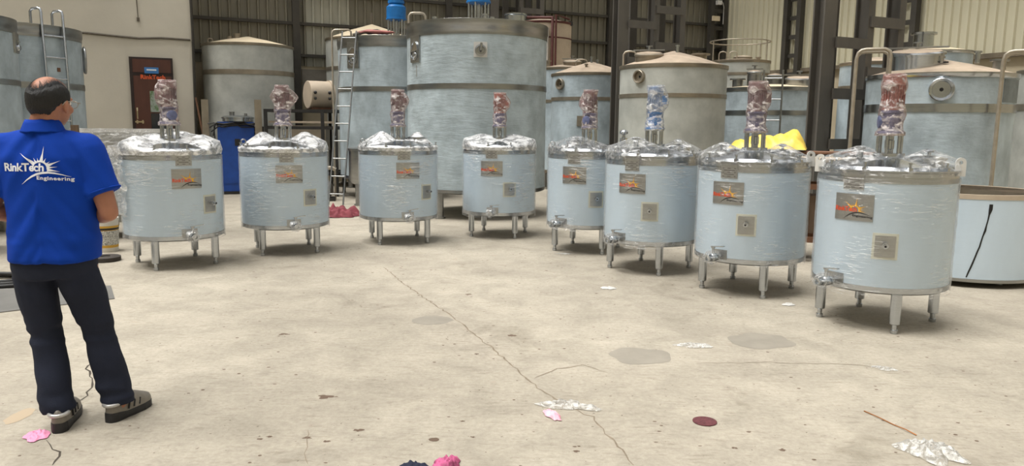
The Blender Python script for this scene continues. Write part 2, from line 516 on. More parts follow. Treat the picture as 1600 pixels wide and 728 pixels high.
# right wall
wr = struct(MB().box((.14, -15, 1.49), (.24, 30, 2.98)).build('wall_right', M['masonry'], None, None, W(0, 0), BR))
wr['label'] = 'right wall of ribbed cream sheets above low masonry'; wr['category'] = 'wall'
sm_r = sheet_mesh('sheet', 1.0, 2.98, 8.2, M['sheet_right'])
for i in range(29):
    ob('sheet', sm_r, wr, (rnd.uniform(-.006, .006), -.5 - i * 1.0, 0), -pi / 2)
MB().box((-.04, -15, 3.0), (.16, 30, .10)).build('ledge', mat('grimy_ledge', (104, 94, 78), .9, var=.3, vscale=3), wr)
# office wall with the brown door, plastered
OY = -1.64
wl = struct(MB().box((-24.55, .9, 4.1), (6.0 * 2.7, 1.8, 8.2)).add([], []).build('wall_left', M['plaster'], None, None, W(0, OY), BR))
wl.location = W(0, OY)
wl['label'] = 'plastered office wall with a brown door'; wl['category'] = 'wall'
# (the block's right end is at x = -15.2 ... shift so that it ends there)
for v_ in wl.data.vertices: v_.co.x += -15.2 - (-24.55 + 8.1)
pts = [(-24, 0, 3.22), (-20, 0, 3.2), (-17.1, 0, 3.15), (-16.6, 0, 3.12), (-16.2, 0, 3.10), (-15.8, 0, 3.13), (-15.25, 0, 3.12)]
MB().tube([(x, -.02, z) for x, y, z in pts], .022, 6).build('conduit', M['wire'], wl)
MB().tube([(-16.22, -.015, 4.6), (-16.21, -.015, 3.9), (-16.2, -.015, 3.5)], .008, 5).build('cable', M['wire'], wl)
MB().box((-16.2, -.02, 3.47), (.05, .04, .07)).build('cable_box', M['wire'], wl)
MB().tube([(-15.24, -.02, 8), (-15.2, -.03, 3.2), (-15.24, -.02, 0)], .03, 6).build('corner_pipe', M['girt'], wl)
# door
d1 = struct(MB().box((-16.01, -.02, 1.36), (.80, .10, 2.74)).build('door_1', M['door_frame'], None, None, W(0, OY), BR))
d1['label'] = 'brown office door with a glass pane and blue sign'; d1['category'] = 'door'
MB().box((-16.0, -.075, 2.56), (.70, .03, .26)).build('transom', M['brown_door'], d1)
leaf = MB().box((-16.0, -.075, 1.18), (.70, .03, 2.36)).build('leaf', M['brown_door'], d1)
MB().box((-15.90, -.095, 1.85), (.33, .012, .42)).build('pane', M['pane_pale'], d1)
MB().box((-15.90, -.095, 1.36), (.33, .012, .50)).build('pane', M['pane_dark'], d1)
MB().box((-16.01, -.11, 2.47), (.26, .025, .12)).build('sign', M['sign_blue'], d1)
MB().box((-16.01, -.124, 2.48), (.18, .006, .03)).build('sign_strip', M['sign_white'], d1)
MB().tube([(-16.31, -.12, 1.50), (-16.31, -.14, 1.55), (-16.31, -.14, 1.66), (-16.31, -.12, 1.72)], .014, 6).build('handle', M['brass'], d1)
hb = MB().box((-16.28, -.105, 1.44), (.16, .02, .03)); hb.box((-16.32, -.12, 1.44), (.03, .05, .07)); hb.box((-16.22, -.12, 1.44), (.03, .05, .07))
hb.build('bolt', M['brass'], d1)
tv, tf = text_mesh('RinkTech', .115, .004, 1.05)
MB().add([(-16.22 + x, -.0955, 2.30 + y) for x, y, z in tv], tf).build('lettering', M['orange'], d1)

# steel columns of two-plane battened limbs
def i_beam(mb, x, y, w, d, z0, z1, t=.025):
    h = (z0 + z1) / 2; l = z1 - z0
    mb.box((x, y - d / 2 + t / 2, h), (w, t, l)); mb.box((x, y + d / 2 - t / 2, h), (w, t, l)); mb.box((x, y, h), (t, d - 2 * t, l))
    return mb


def column(x, y, label, zoff=0.0):
    t = thing('steel_column', label, 'column', W(x, y), BR, 'battened steel columns inside the shed')
    i_beam(MB(), -.57, -.05, .22, .20, 0, 8).build('limb', M['dark_steel'], t)
    i_beam(MB(), .16, -.06, .12, .22, 0, 8).build('limb', M['dark_steel'], t)
    i_beam(MB(), .76, -.06, .12, .22, 0, 8).build('limb', M['dark_steel'], t)
    MB().box((-.10, .24, 4), (.16, .05, 8)).build('back_plate', M['dark_steel'], t)
    MB().box((.56, .24, 4), (.16, .05, 8)).build('back_plate', M['dark_steel'], t)
    k = 0
    while k < 11:
        z = .6 + k * .665 + zoff
        MB().box((-.17, -.185, z), (.62, .03, .14)).build('batten', M['dark_steel'], t)
        MB().box((.44, -.185, z + .30), (.62, .03, .14)).build('batten', M['dark_steel'], t)
        k += 1
    MB().box((.05, 0, .015), (1.9, .6, .03)).build('base_plate', M['dark_steel'], t)
    return t


column(-7.40, -11.4, 'battened dark steel column between the second tank from the right and the ladder')
column(-7.55, -6.75, 'battened dark steel column left of the dusty cone-topped tank', .07)
column(-7.48, -.75, 'battened dark steel column behind the largest centre tank, against the back wall', .14)


def wall_column(x, y, rz, label):
    t = thing('wall_column', label, 'column', W(x, y), BR + rz, 'laced columns along the right wall')
    for s in (-.24, .24):
        MB().box((s, 0, 4.1), (.14, .16, 8.2)).build('limb', M['girt'], t)
    for k in range(16):
        MB().box((0, -.04, .4 + k * .5), (.36, .03, .11)).build('batten', M['girt'], t)
    return t


wall_column(-.16, -3.1, pi / 2, 'laced dark column on the cream wall beside the ring-railed tank')
wall_column(-.16, -6.55, pi / 2, 'laced dark column on the cream wall behind the large right tank')
wall_column(-.42, -.30, 0, 'dark column in the corner where both sheet walls meet')
# unseen roof over the whole floor, its open strips laid out to shape the light
ce = struct(MB().box((-14, -2.6, 8.3), (28, .14, .2)).build('ceiling', M['girt'], None, None, W(0, 0), BR))
ce['label'] = 'unseen shed roof with open strips added to let light fall from above'; ce['category'] = 'ceiling'
for y in (-.4, -5.2, -7.8, -10.4, -13.0, -15.6, -18.2, -20.8, -23.4, -26.0): MB().box((-14, y, 8.3), (28, .14, .2)).build('purlin', M['girt'], ce)
for i in range(10):
    MB().box((1.2 - i * 3.4, -13.25, 8.45), (1.9, 26.5, .04)).build('roof_sheet', M['roof'], ce)


# unseen walls added behind and left of the viewpoint to cut low sky light
for nm, c_, d_, lb in (('wall_added_front', (-14, -26.5, 4.1), (34, .2, 8.2), 'unseen cream wall added behind the viewpoint to block low sky light'), ('wall_added_side', (-30.5, -13, 4.1), (.2, 27, 8.2), 'unseen cream side wall added at left to block low sky light')):
    o = struct(MB().box(c_, d_).build(nm, M['sheet_right'], None, None, W(0, 0), BR)); o['label'] = lb; o['category'] = 'wall'
# ================================================================ logo, shared by the name plates and the shirt
def logo_parts(width):
    """sun, words and swoosh in the x,y plane, centred; returns {part: (verts, faces)}"""
    s = width / 880.0

    def P(x, y): return ((x - 540) * s, (330 - y) * s, 0)
    out = {}
    tv, tf = text_mesh('RinkTech', 1.0, .03, .97)
    x0 = min(v[0] for v in tv); x1 = max(v[0] for v in tv); h = max(v[1] for v in tv)
    out['lettering'] = ([P(100 + (v[0] - x0) / (x1 - x0) * 535, 408 - v[1] / h * 108) for v in tv], tf)
    tv, tf = text_mesh('Engineering', 1.0, .03, 1.12)
    x0 = min(v[0] for v in tv); x1 = max(v[0] for v in tv); h = max(v[1] for v in tv)
    out['small_lettering'] = ([P(540 + (v[0] - x0) / (x1 - x0) * 442, 520 + (v[0] - x0) / (x1 - x0) * 26 - v[1] / h * 50) for v in tv], tf)
    vs_ = []; fs_ = []
    c = (585, 372); ri = 92
    for tx, ty, wd in ((318, 165, 30), (500, 225, 16), (550, 228, 14), (635, 65, 26), (665, 230, 16), (715, 275, 14), (835, 268, 26), (805, 350, 16), (830, 418, 24)):
        a = atan2(ty - c[1], tx - c[0]); w = wd / ri
        o = len(vs_)
        for da in (-w, -w / 2, 0, w / 2, w): vs_.append(P(c[0] + ri * cos(a + da), c[1] + ri * sin(a + da)))
        vs_.append(P((tx + c[0] + ri * cos(a)) / 2 + sin(a) * wd * .3, (ty + c[1] + ri * sin(a)) / 2 - cos(a) * wd * .3))
        vs_.append(P(tx, ty))
        vs_.append(P((tx + c[0] + ri * cos(a)) / 2 - sin(a) * wd * .3, (ty + c[1] + ri * sin(a)) / 2 + cos(a) * wd * .3))
        fs_ += [(o + 0, o + 1, o + 5), (o + 1, o + 2, o + 5), (o + 2, o + 3, o + 7), (o + 3, o + 4, o + 7), (o + 2, o + 7, o + 5), (o + 5, o + 7, o + 6)]
    o = len(vs_)
    for k in range(13):
        a = pi * (1.0 + k / 12 * 1.02) + .10
        for q in (ri - 8, ri + 16): vs_.append(P(c[0] + q * cos(a), c[1] + q * sin(a)))
    fs_ += [(o + 2 * k, o + 2 * k + 1, o + 2 * k + 3, o + 2 * k + 2) for k in range(12)]
    out['sun'] = (vs_, fs_)
    vs_ = []; ctrl = [(330, 592), (400, 528), (470, 480), (540, 448), (610, 432), (680, 428), (760, 438), (850, 460), (950, 492)]
    th = [2, 16, 24, 28, 28, 26, 22, 14, 2]
    for (x, y), t in zip(ctrl, th): vs_ += [P(x, y - t * .5), P(x + t * .3, y + t * .5)]
    out['swoosh'] = (vs_, [(2 * i + 1, 2 * i + 3, 2 * i + 2, 2 * i) for i in range(len(ctrl) - 1)])
    return out


# ================================================================ the eight wrapped mixing tanks
R0, ZB, ZT = .48, .30, 1.175


def cyl(x, y, r):
    """x,y on the shell's unrolled front -> a point on the cylinder facing -y"""
    a = x / R0
    return (r * sin(a), -r * cos(a), y)


def curved_plate(w, h, r0, r1, zc, n=8):
    mb = MB(); vs_ = []
    for r in (r1, r0):
        for z in (zc - h / 2, zc + h / 2):
            for k in range(n + 1): vs_.append(cyl(-w / 2 + w * k / n, z, r))
    q = n + 1; fs_ = []
    for k in range(n):
        fs_ += [(k, k + 1, q + k + 1, q + k), (2 * q + k + 1, 2 * q + k, 3 * q + k, 3 * q + k + 1), (q + k, q + k + 1, 3 * q + k + 1, 3 * q + k), (k + 1, k, 2 * q + k, 2 * q + k + 1)]
    fs_ += [(0, q, 3 * q, 2 * q), (q + n, n, 2 * q + n, 3 * q + n)]
    return mb.add(vs_, fs_)


TM = {}
TM['shell'] = MB().lathe([(.474, ZB + .045), (.480, ZB + .045), (.480, ZT - .07), (.474, ZT - .07)], 72, cap0=False, cap1=False).mesh('shell', M['film_blue'], 40)
TM['top_band'] = MB().lathe([(.47, ZT - .075), (.484, ZT - .075), (.484, ZT), (.478, ZT + .004), (.44, ZT + .006)], 72, cap0=False, cap1=False).mesh('top_band', M['steel'], 40)
TM['bottom_band'] = MB().lathe([(.10, ZB - .03), (.40, ZB - .012), (.46, ZB - .004), (.483, ZB + .008), (.483, ZB + .048), (.475, ZB + .05)], 72, cap1=False).mesh('bottom_band', M['steel'], 40)
TM['lid'] = MB().lathe([(.478, ZT), (.492, ZT + .004), (.492, ZT + .016), (.455, ZT + .018), (.44, ZT + .04), (.30, ZT + .075), (.13, ZT + .095), (.11, ZT + .10), (.11, ZT + .115)], 64, cap0=False).mesh('lid', M['steel'], 35)
TM['leg'] = MB().lathe([(.038, ZB), (.038, .075), (.032, .07)], 20).mesh('leg', M['steel'], 40)
TM['foot'] = MB().lathe([(.018, .08), (.018, .03), (.025, .028), (.025, .002), (.02, 0)], 14).mesh('foot', M['steel'], 40)
TM['name_plate'] = curved_plate(.285, .195, .479, .487, .918).mesh('name_plate', M['steel_plate'])
for k, (v_, f_) in logo_parts(.275).items():
    mname = {'lettering': 'orange_print', 'sun': 'yellow_print', 'swoosh': 'black_print', 'small_lettering': 'black_print'}[k]
    off = {'lettering': .4900, 'sun': .4890, 'swoosh': .4895, 'small_lettering': .4900}[k]
    TM['logo_' + k] = MB().add([cyl(x + .002, .912 + y, off) for x, y, z in v_], f_).mesh(k, M[mname])
TM['data_plate'] = curved_plate(.15, .115, .479, .4885, 1.105, 5).mesh('data_plate', M['steel_plate'])
db = MB()
for i in range(5): db.add(*(lambda w, z: ([cyl(-w / 2, z, .4892), cyl(0, z, .4892), cyl(w / 2, z, .4892), cyl(w / 2, z + .005, .4892), cyl(0, z + .005, .4892), cyl(-w / 2, z + .005, .4892)], [(0, 1, 4, 5), (1, 2, 3, 4)]))((.12, .09, .12, .10, .12)[i], 1.062 + i * .017))
TM['data_print'] = db.mesh('print', M['data_print'])
TM['pad_tape'] = curved_plate(.17, .19, .479, .483, .65, 5).mesh('tape', M['tape'])
TM['pad'] = curved_plate(.135, .155, .479, .487, .65, 5).mesh('probe_plate', M['steel_plate'])
pb = MB()
RX = Matrix.Rotation(pi / 2, 3, 'X')
pb.lathe([(.016, 0), (.016, .035), (.022, .035), (.022, .05), (.012, .05), (.012, .075)], 16, (0, -.484, .66), M=RX)
TM['probe'] = pb.mesh('probe', M['steel'], 40)
TM['probe_hole'] = MB().lathe([(.008, 0), (.008, .003)], 12, (0, -.558, .66), M=RX).mesh('probe_tip', M['hole'])
# outlet valve: pad, stub pipe, ball body with clamp flanges, lever
vb = MB()
vb.lathe([(.020, 0), (.020, .05), (.034, .05), (.034, .07), (.024, .07), (.036, .08), (.036, .125), (.024, .135), (.034, .135), (.034, .155), (.020, .155), (.020, .175), (.031, .175), (.031, .19), (.018, .19), (.018, .172)], 18, (0, -.475, .355), M=RX)
vb.lathe([(.012, 0), (.012, .055), (.018, .055), (.018, .065)], 12, (0, -.575, .385))
TM['valve'] = vb.mesh('outlet_valve', M['steel'], 40)
TM['valve_lever'] = MB().box((.045, -.575, .458), (.13, .022, .008), 0, 0, -.12).mesh('lever', M['steel'])
TM['valve_pad'] = curved_plate(.15, .085, .479, .486, .375, 5).mesh('valve_plate', M['steel_plate'])
wv = MB().ball((0, -.59, .36), (.062, .095, .06), 20, 14)
wv.v = [tuple(Vector(p) + Vector((0, -.59, .36)).lerp(Vector(p), 1).normalized() * 0 + Vector((noise.noise(Vector(p) * 30), noise.noise(Vector(p) * 30 + Vector((9, 0, 0))), noise.noise(Vector(p) * 30 + Vector((0, 9, 0))))) * .02) for p in wv.v]
TM['valve_wrap'] = wv.mesh('valve_wrap', M['wrap_lid'], 180)
# lifting lug: plate with an eye
lg = MB()
n = 20
for y in (-.008, .008):
    pass
vs_ = []; fs_ = []
for k in range(n):
    a = 2 * pi * k / n
    ox, oz = .036 * cos(a), .036 * sin(a)
    if sin(a) < -.2: ox, oz = .036 * (1 if cos(a) > 0 else -1) * min(1, abs(cos(a)) * 1.6), -.10
    for q in ((ox, -.007, oz), (.014 * cos(a), -.007, .014 * sin(a)), (ox, .007, oz), (.014 * cos(a), .007, .014 * sin(a))): vs_.append(q)
for k in range(n):
    a, b = 4 * k, 4 * ((k + 1) % n)
    fs_ += [(a, b, b + 1, a + 1), (a + 2, a + 3, b + 3, b + 2), (a, a + 2, b + 2, b), (a + 1, b + 1, b + 3, a + 3)]
TM['lug'] = MB().add(vs_, fs_).mesh('lifting_lug', M['white_cap'])
TM['eye'] = MB().tube([(.026 * cos(a * pi / 8), 0, .026 * sin(a * pi / 8)) for a in range(16)], .007, 8, True).lathe([(.01, -.07), (.01, -.024)], 10).mesh('eye_bolt', M['steel_dull'], 60)
# manway with clamped cover and knob
mw = MB().lathe([(.115, .0), (.115, .055), (.125, .057), (.125, .068), (.10, .075), (.03, .085)], 32)
TM['manway'] = mw.mesh('manway', M['steel'], 40)
TM['manway_knob'] = MB().lathe([(.012, .08), (.012, .105), (.03, .108), (.034, .12), (.02, .132)], 14).mesh('knob', M['steel'], 50)
TM['nozzle'] = MB().lathe([(.026, 0), (.026, .07), (.040, .072), (.040, .09), (.020, .092)], 20).mesh('nozzle', M['steel'], 40)
TM['clamp'] = MB().box((0, 0, .0), (.028, .035, .04)).lathe([(.008, .0), (.008, .045), (.013, .046), (.013, .055)], 10).mesh('clamp', M['steel'], 40)
TM['lantern_post'] = MB().lathe([(.011, ZT + .10), (.011, 1.445)], 12).mesh('post', M['steel'], 50)
TM['lantern_flange'] = MB().lathe([(.112, ZT + .112), (.112, ZT + .128), (.05, ZT + .128)], 32, cap1=True).mesh('mount_flange', M['steel'], 40)
TM['lantern_top'] = MB().lathe([(.05, 1.435), (.096, 1.435), (.096, 1.452), (.05, 1.452)], 32).mesh('mount_flange', M['steel'], 40)
TM['shaft'] = MB().lathe([(.02, ZT + .1), (.02, 1.33), (.034, 1.335), (.034, 1.40), (.02, 1.405), (.02, 1.44)], 16).mesh('shaft', M['steel'], 40)
# gearbox and finned motor
gb = MB().lathe([(.092, 1.452), (.092, 1.468), (.064, 1.475), (.068, 1.56), (.060, 1.60), (.078, 1.608), (.078, 1.625)], 28)
gb.lathe([(.05, -.03), (.05, .09), (.035, .095)], 20, (0, 0, 1.54), M=Matrix.Rotation(pi / 2, 3, 'Y'))
gm = gb.mesh('gearbox', None, 40)
mt = MB().lathe([(.076, 1.625), (.076, 1.64), (.070, 1.645), (.070, 1.81), (.078, 1.812), (.078, 1.875), (.060, 1.882)], 28)
for k in range(22):
    a = 2 * pi * k / 22
    mt.box((.074 * cos(a), .074 * sin(a), 1.730), (.016, .004, .16), a)
mm = mt.mesh('motor', None, 40)
tb = MB().box((.088, 0, 1.745), (.055, .075, .09)).mesh('terminal_box', None)


def withmat(me, m):
    c = me.copy(); c.materials.clear(); c.materials.append(m); return c


GEAR = {'v': withmat(gm, M['gear_violet']), 'b': withmat(gm, M['blue_motor']), 'm': withmat(gm, M['motor_grey'])}
MOT = {'m': withmat(mm, M['motor_grey']), 'b': withmat(mm, mat('blue_grey_motor', (120, 140, 172), .45, var=.2, vscale=10)), 'r': withmat(mm, mat('dull_red_motor', (150, 100, 92), .5, var=.35, vscale=10))}
TBX = {'m': withmat(tb, M['motor_grey']), 'b': withmat(tb, M['blue_motor']), 'r': withmat(tb, MOT['r'].materials[0])}


def motor_wrap(seed, m, box_ang, flare=.0):
    mb = MB(); vs_ = []; fs_ = []; n = 40; rows = 34
    for i in range(rows):
        t = i / (rows - 1); z = 1.435 + t * .458
        if z < 1.47: r = .101
        elif z < 1.58: r = .088
        elif z < 1.64: r = .090
        else: r = .084
        r += .005 * sin(t * 15 + seed)
        for k in range(n):
            a = 2 * pi * k / n
            d = cos(a - box_ang)
            q = r
            if 1.64 < z < 1.86 and d > 0: q += .055 * d ** 3 * (1 - abs((z - 1.75) / .12) ** 2 if abs(z - 1.75) < .12 else 0)
            if flare and 1.66 < z < 1.84: q += flare * abs(cos(a)) ** 6 * (1 - abs((z - 1.76) / .1) if abs(z - 1.76) < .1 else 0)
            q += .009 * noise.noise(Vector((cos(a) * 2.2, sin(a) * 2.2, z * 13 + seed * 7)))
            q += .006 * noise.noise(Vector((cos(a) * 7, sin(a) * 7, z * 40 + seed * 3)))
            vs_.append((q * cos(a), q * sin(a), z + .01 * noise.noise(Vector((cos(a) * 3, sin(a) * 3, seed)))))
    for i in range(rows - 1):
        for k in range(n): fs_.append((i * n + k, i * n + (k + 1) % n, (i + 1) * n + (k + 1) % n, (i + 1) * n + k))
    vs_.append((0, 0, 1.898)); o = len(vs_) - 1
    for k in range(n): fs_.append(((rows - 1) * n + k, (rows - 1) * n + (k + 1) % n, o))
    return mb.add(vs_, fs_).mesh('motor_wrap', m, 180)


def lid_wrap(seed, m, bumps, slump=.0):
    """plastic stretched over the lid and its fittings, down over the top band"""
    nr, n = 30, 110
    vs_ = []; fs_ = []
    rs = [.10 + (.478 - .10) * (i / (nr - 1)) for i in range(nr)]

    def height(r, a):
        x, y = r * sin(a), -r * cos(a)
        z = 1.200 + (.478 - r) / .378 * .078 - slump * sin((r - .1) / .378 * pi)
        for bx, by, h, k in bumps:
            d = hypot(x - bx, y - by)
            z = max(z, h - k * max(0, d - .03) + .02 * max(0, d - .1))
        w = noise.noise(Vector((sin(a) * 5, cos(a) * 5, r * 6 + seed * 5)))
        w2 = 1 - abs(noise.noise(Vector((sin(a) * 9 + seed, cos(a) * 9, r * 3)))) * 2
        return z + .008 * w + .008 * w2 + .005 * noise.noise(Vector((x * 40, y * 40, seed)))
    for r in rs:
        for k in range(n):
            a = 2 * pi * k / n
            vs_.append((r * sin(a), -r * cos(a), height(r, a)))
    low = [(.494, 1.192), (.492, 1.18), (.489, 1.165), (.4885, 1.15)]
    for r, z in low:
        for k in range(n):
            a = 2 * pi * k / n
            q = r + .004 + .005 * noise.noise(Vector((sin(a) * 12, cos(a) * 12, z * 14 + seed)))
            vs_.append((q * sin(a), -q * cos(a), z + .012 * noise.noise(Vector((sin(a) * 8, cos(a) * 8, seed * 3 + z)))))
    rows = nr + len(low)
    for i in range(rows - 1):
        for k in range(n): fs_.append((i * n + k, (i + 1) * n + k, (i + 1) * n + (k + 1) % n, i * n + (k + 1) % n))
    return MB().add(vs_, fs_).mesh('lid_wrap', m, 180)


def shell_wrap(seed):
    n, rows = 96, 26
    vs_ = []; fs_ = []
    for i in range(rows):
        z = .275 + i / (rows - 1) * .86
        for k in range(n):
            a = 2 * pi * k / n
            q = .4935 + .0035 * noise.noise(Vector((sin(a) * 5, cos(a) * 5, z * 16 + seed * 9))) + .0015 * noise.noise(Vector((sin(a) * 14, cos(a) * 14, z * 40 + seed)))
            vs_.append((q * sin(a), -q * cos(a), z + .02 * noise.noise(Vector((sin(a) * 4, cos(a) * 4, seed))) * (1 if i == 0 else 0)))
    for i in range(rows - 1):
        for k in range(n): fs_.append((i * n + k, i * n + (k + 1) % n, (i + 1) * n + (k + 1) % n, (i + 1) * n + k))
    return MB().add(vs_, fs_).mesh('shell_wrap', M['wrap_shell'], 180)


SW = [shell_wrap(1), shell_wrap(2), shell_wrap(3)]
# position, angles (degrees, right of the side facing the camera): name plate, data plate, probe, valve, first leg; motor type, wrap, terminal side
TANKS = [
    ((-3.53, 7.83), 16, 13, 45, 16, -72, 'm', 'v', 'pink', 200, 0, 'lug0', 'hazy',
     [(-.30, -.12, 1.325, .45), (-.16, .12, 1.345, .30), (.10, .25, 1.37, .30), (.29, .02, 1.335, .40)], 'wrapped mixing tank standing nearest the man in the blue polo shirt'),
    ((-2.63, 8.71), 6, 3, 34, 10, -83, 'm', 'v', 'pink', 20, .05, 'eyeL', 'hazy',
     [(-.22, .05, 1.365, .75), (.24, -.02, 1.365, .55)], 'wrapped mixing tank in front of the blue cabinet and black rack'),
    ((-1.44, 9.53), 14, 8, 45, 13, -79, 'm', 'v', 'pink', -10, 0, 'eyeL', 'hazy',
     [(-.20, -.02, 1.37, .62), (.24, .05, 1.365, .9)], 'wrapped mixing tank beside the red cloth, left of the largest tank'),
    ((-.18, 10.15), -12, -12, 16, -10, -15, 'r', 'v', 'pink', 0, 0, 'eyes', 'hazy',
     [(-.22, .10, 1.345, .28), (.2, .1, 1.345, .28)], 'wrapped mixing tank standing directly in front of the largest centre tank'),
    ((.905, 9.02), -20, -20, 11, -38, -20, 'm', 'v', 'pink', 150, 0, 'eyeL', 'clear',
     [(-.15, -.10, 1.35, .32)], 'wrapped mixing tank with slim pink-wrapped motor, partly behind the blue-motor tank'),
    ((1.455, 7.85), -25, -25, -2, -40, -32, 'b', 'b', 'clear', -5, 0, 'cap', 'clear',
     [(-.18, -.02, 1.365, .38), (.25, .02, 1.345, .5)], 'wrapped mixing tank whose agitator motor is bright blue'),
    ((2.19, 6.89), -25, -24, -4, -31, -26, 'm', 'v', 'pink', 30, 0, 'lugR', 'clear',
     [(-.27, -.02, 1.345, .55), (.24, .0, 1.335, .55)], 'wrapped mixing tank in front of the yellow plastic sheet'),
    ((2.87, 5.80), -25, -26, 3, -38, -27, 'r', 'v', 'pink', 100, 0, 'lugs', 'clear',
     [(-.20, .02, 1.35, .42), (.27, -.05, 1.335, .45)], 'nearest wrapped mixing tank, beside the low open-topped vessel'),
]
for i, (pos, a_n, a_d, a_p, a_v, a_l, mk, gk, wk, tbx, flare, lug, lw, bumps, label) in enumerate(TANKS):
    t = thing('mixing_tank', label, 'tank', (pos[0], pos[1], 0), -atan2(pos[0], pos[1]), 'eight wrapped mixing tanks on the shop floor')
    for k in ('shell', 'top_band', 'bottom_band', 'lid'): ob(k, TM[k], t)
    for k in range(4):
        a = rad(a_l + 45 + 90 * k)
        l = ob('leg', TM['leg'], t, (.42 * sin(a), -.42 * cos(a), 0)); ob('foot', TM['foot'], l)
    p = ob('name_plate', TM['name_plate'], t, rz=rad(a_n))
    for k in ('lettering', 'sun', 'swoosh', 'small_lettering'): ob(k, TM['logo_' + k], p)
    p = ob('data_plate', TM['data_plate'], t, rz=rad(a_d)); ob('print', TM['data_print'], p)
    p = ob('probe_plate', TM['pad'], t, rz=rad(a_p)); ob('tape', TM['pad_tape'], p); ob('probe', TM['probe'], p); ob('probe_tip', TM['probe_hole'], p)
    p = ob('outlet_valve', TM['valve'], t, rz=rad(a_v)); ob('lever', TM['valve_lever'], p); ob('valve_plate', TM['valve_plate' if False else 'valve_pad'], p)
    ob('valve_wrap', TM['valve_wrap'], p)
    for j, (bx, by, h, k) in enumerate(bumps):
        zz = ZT + .045
        if j == len(bumps) - 1:
            q = ob('manway', TM['manway'], t, (bx, by, h - .125)); ob('knob', TM['manway_knob'], q)
        else:
            ob('nozzle', TM['nozzle'], t, (bx, by, h - .095))
    for k in range(10):
        a = 2 * pi * (k + .5) / 10
        ob('clamp', TM['clamp'], t, (.468 * sin(a), -.468 * cos(a), ZT + .02), a)
    if lug in ('lugs', 'lugR', 'lug0'):
        for s in ((-1, 1) if lug == 'lugs' else (1,) if lug == 'lugR' else ()):
            a = rad(78) * s
            ob('lifting_lug', TM['lug'], t, (.485 * sin(a), -.485 * cos(a), ZT + .075), a * .25)
    if lug in ('eyeL', 'eyes'):
        for s in ((-1, 1) if lug == 'eyes' else (-1,)):
            ob('eye_bolt', TM['eye'], t, (.43 * s, -.08, ZT + .085), 0)
    for k in range(6):
        a = 2 * pi * k / 6 + .3
        ob('post', TM['lantern_post'], t, (.085 * cos(a), .085 * sin(a), 0))
    ob('mount_flange', TM['lantern_flange'], t); ob('mount_flange', TM['lantern_top'], t); ob('shaft', TM['shaft'], t)
    ob('gearbox', GEAR[gk], t, rz=rad(tbx + 90))
    mo = ob('motor', MOT[mk], t, rz=rad(tbx)); ob('terminal_box', TBX[mk], mo)
    ob('motor_wrap', motor_wrap(i + 1, M['wrap_' + wk], rad(tbx), flare), t)
    ob('lid_wrap', lid_wrap(i + 1, M['wrap_hazy' if lw == 'hazy' else 'wrap_lid'], bumps, .012), t)
    ob('shell_wrap', SW[i % 3], t, rz=rad(37 * i))
# steel sampling valve with a bulb cap that stands on the lid of the fifth tank
sv = MB().lathe([(.03, 0), (.03, .05), (.045, .055), (.045, .11), (.02, .115), (.016, .15), (.045, .16), (.05, .185), (.03, .205)], 18)
o = sv.build('vent_valve', M['steel'], None, 40, (1.28, 8.80, 1.228))
tag(o, 'upright steel vent valve between the fifth tank and the blue-motor tank', 'valve')

# loose skirt of wrap hanging off the left side of the first tank
t1 = [o_ for o_ in COL.objects if o_.name.startswith('mixing_tank') and o_.parent is None][0]
vs_ = []; fs_ = []
for j in range(18):
    z = .55 + .68 * j / 17
    for k in range(16):
        a = rad(-118 + 62 * k / 15)
        q = .505 + .035 * abs(sin(j * .8 + k * .9)) * (.3 + j / 17) + .03 * noise.noise(Vector((k * .5, z * 6, 4))) + (.03 * (j / 17) if 3 < k < 12 else 0)
        vs_.append((q * sin(a), -q * cos(a), z))
for j in range(17):
    for k in range(15): fs_.append((j * 16 + k, j * 16 + k + 1, (j + 1) * 16 + k + 1, (j + 1) * 16 + k))
MB().add(vs_, fs_).build('loose_wrap', M['wrap_clear'], t1, 180)
# ================================================================ big storage tanks behind
def face_part(t, phi, r, mb, name, m, smooth=40, parent=None):
    """a part modelled at x=0,y=0 facing -y, put on the shell at angle phi (degrees)"""
    a = rad(phi)
    o = mb.build(name, m, parent or t, smooth)
    o.location = (r * sin(a), -r * cos(a), 0); o.rotation_euler = (0, 0, a)
    return o


def arc_plate(r, phi0, phi1, z0, z1, t=.012, n=10):
    vs_ = []; fs_ = []
    for q in (r + t, r - .02):
        for z in (z0, z1):
            for k in range(n + 1):
                a = rad(phi0 + (phi1 - phi0) * k / n); vs_.append((q * sin(a), -q * cos(a), z))
    q = n + 1
    for k in range(n):
        fs_ += [(k, k + 1, q + k + 1, q + k), (2 * q + k + 1, 2 * q + k, 3 * q + k, 3 * q + k + 1), (q + k, q + k + 1, 3 * q + k + 1, 3 * q + k), (k + 1, k, 2 * q + k, 2 * q + k + 1)]
    fs_ += [(0, q, 3 * q, 2 * q), (q + n, n, 2 * q + n, 3 * q + n)]
    return MB().add(vs_, fs_)


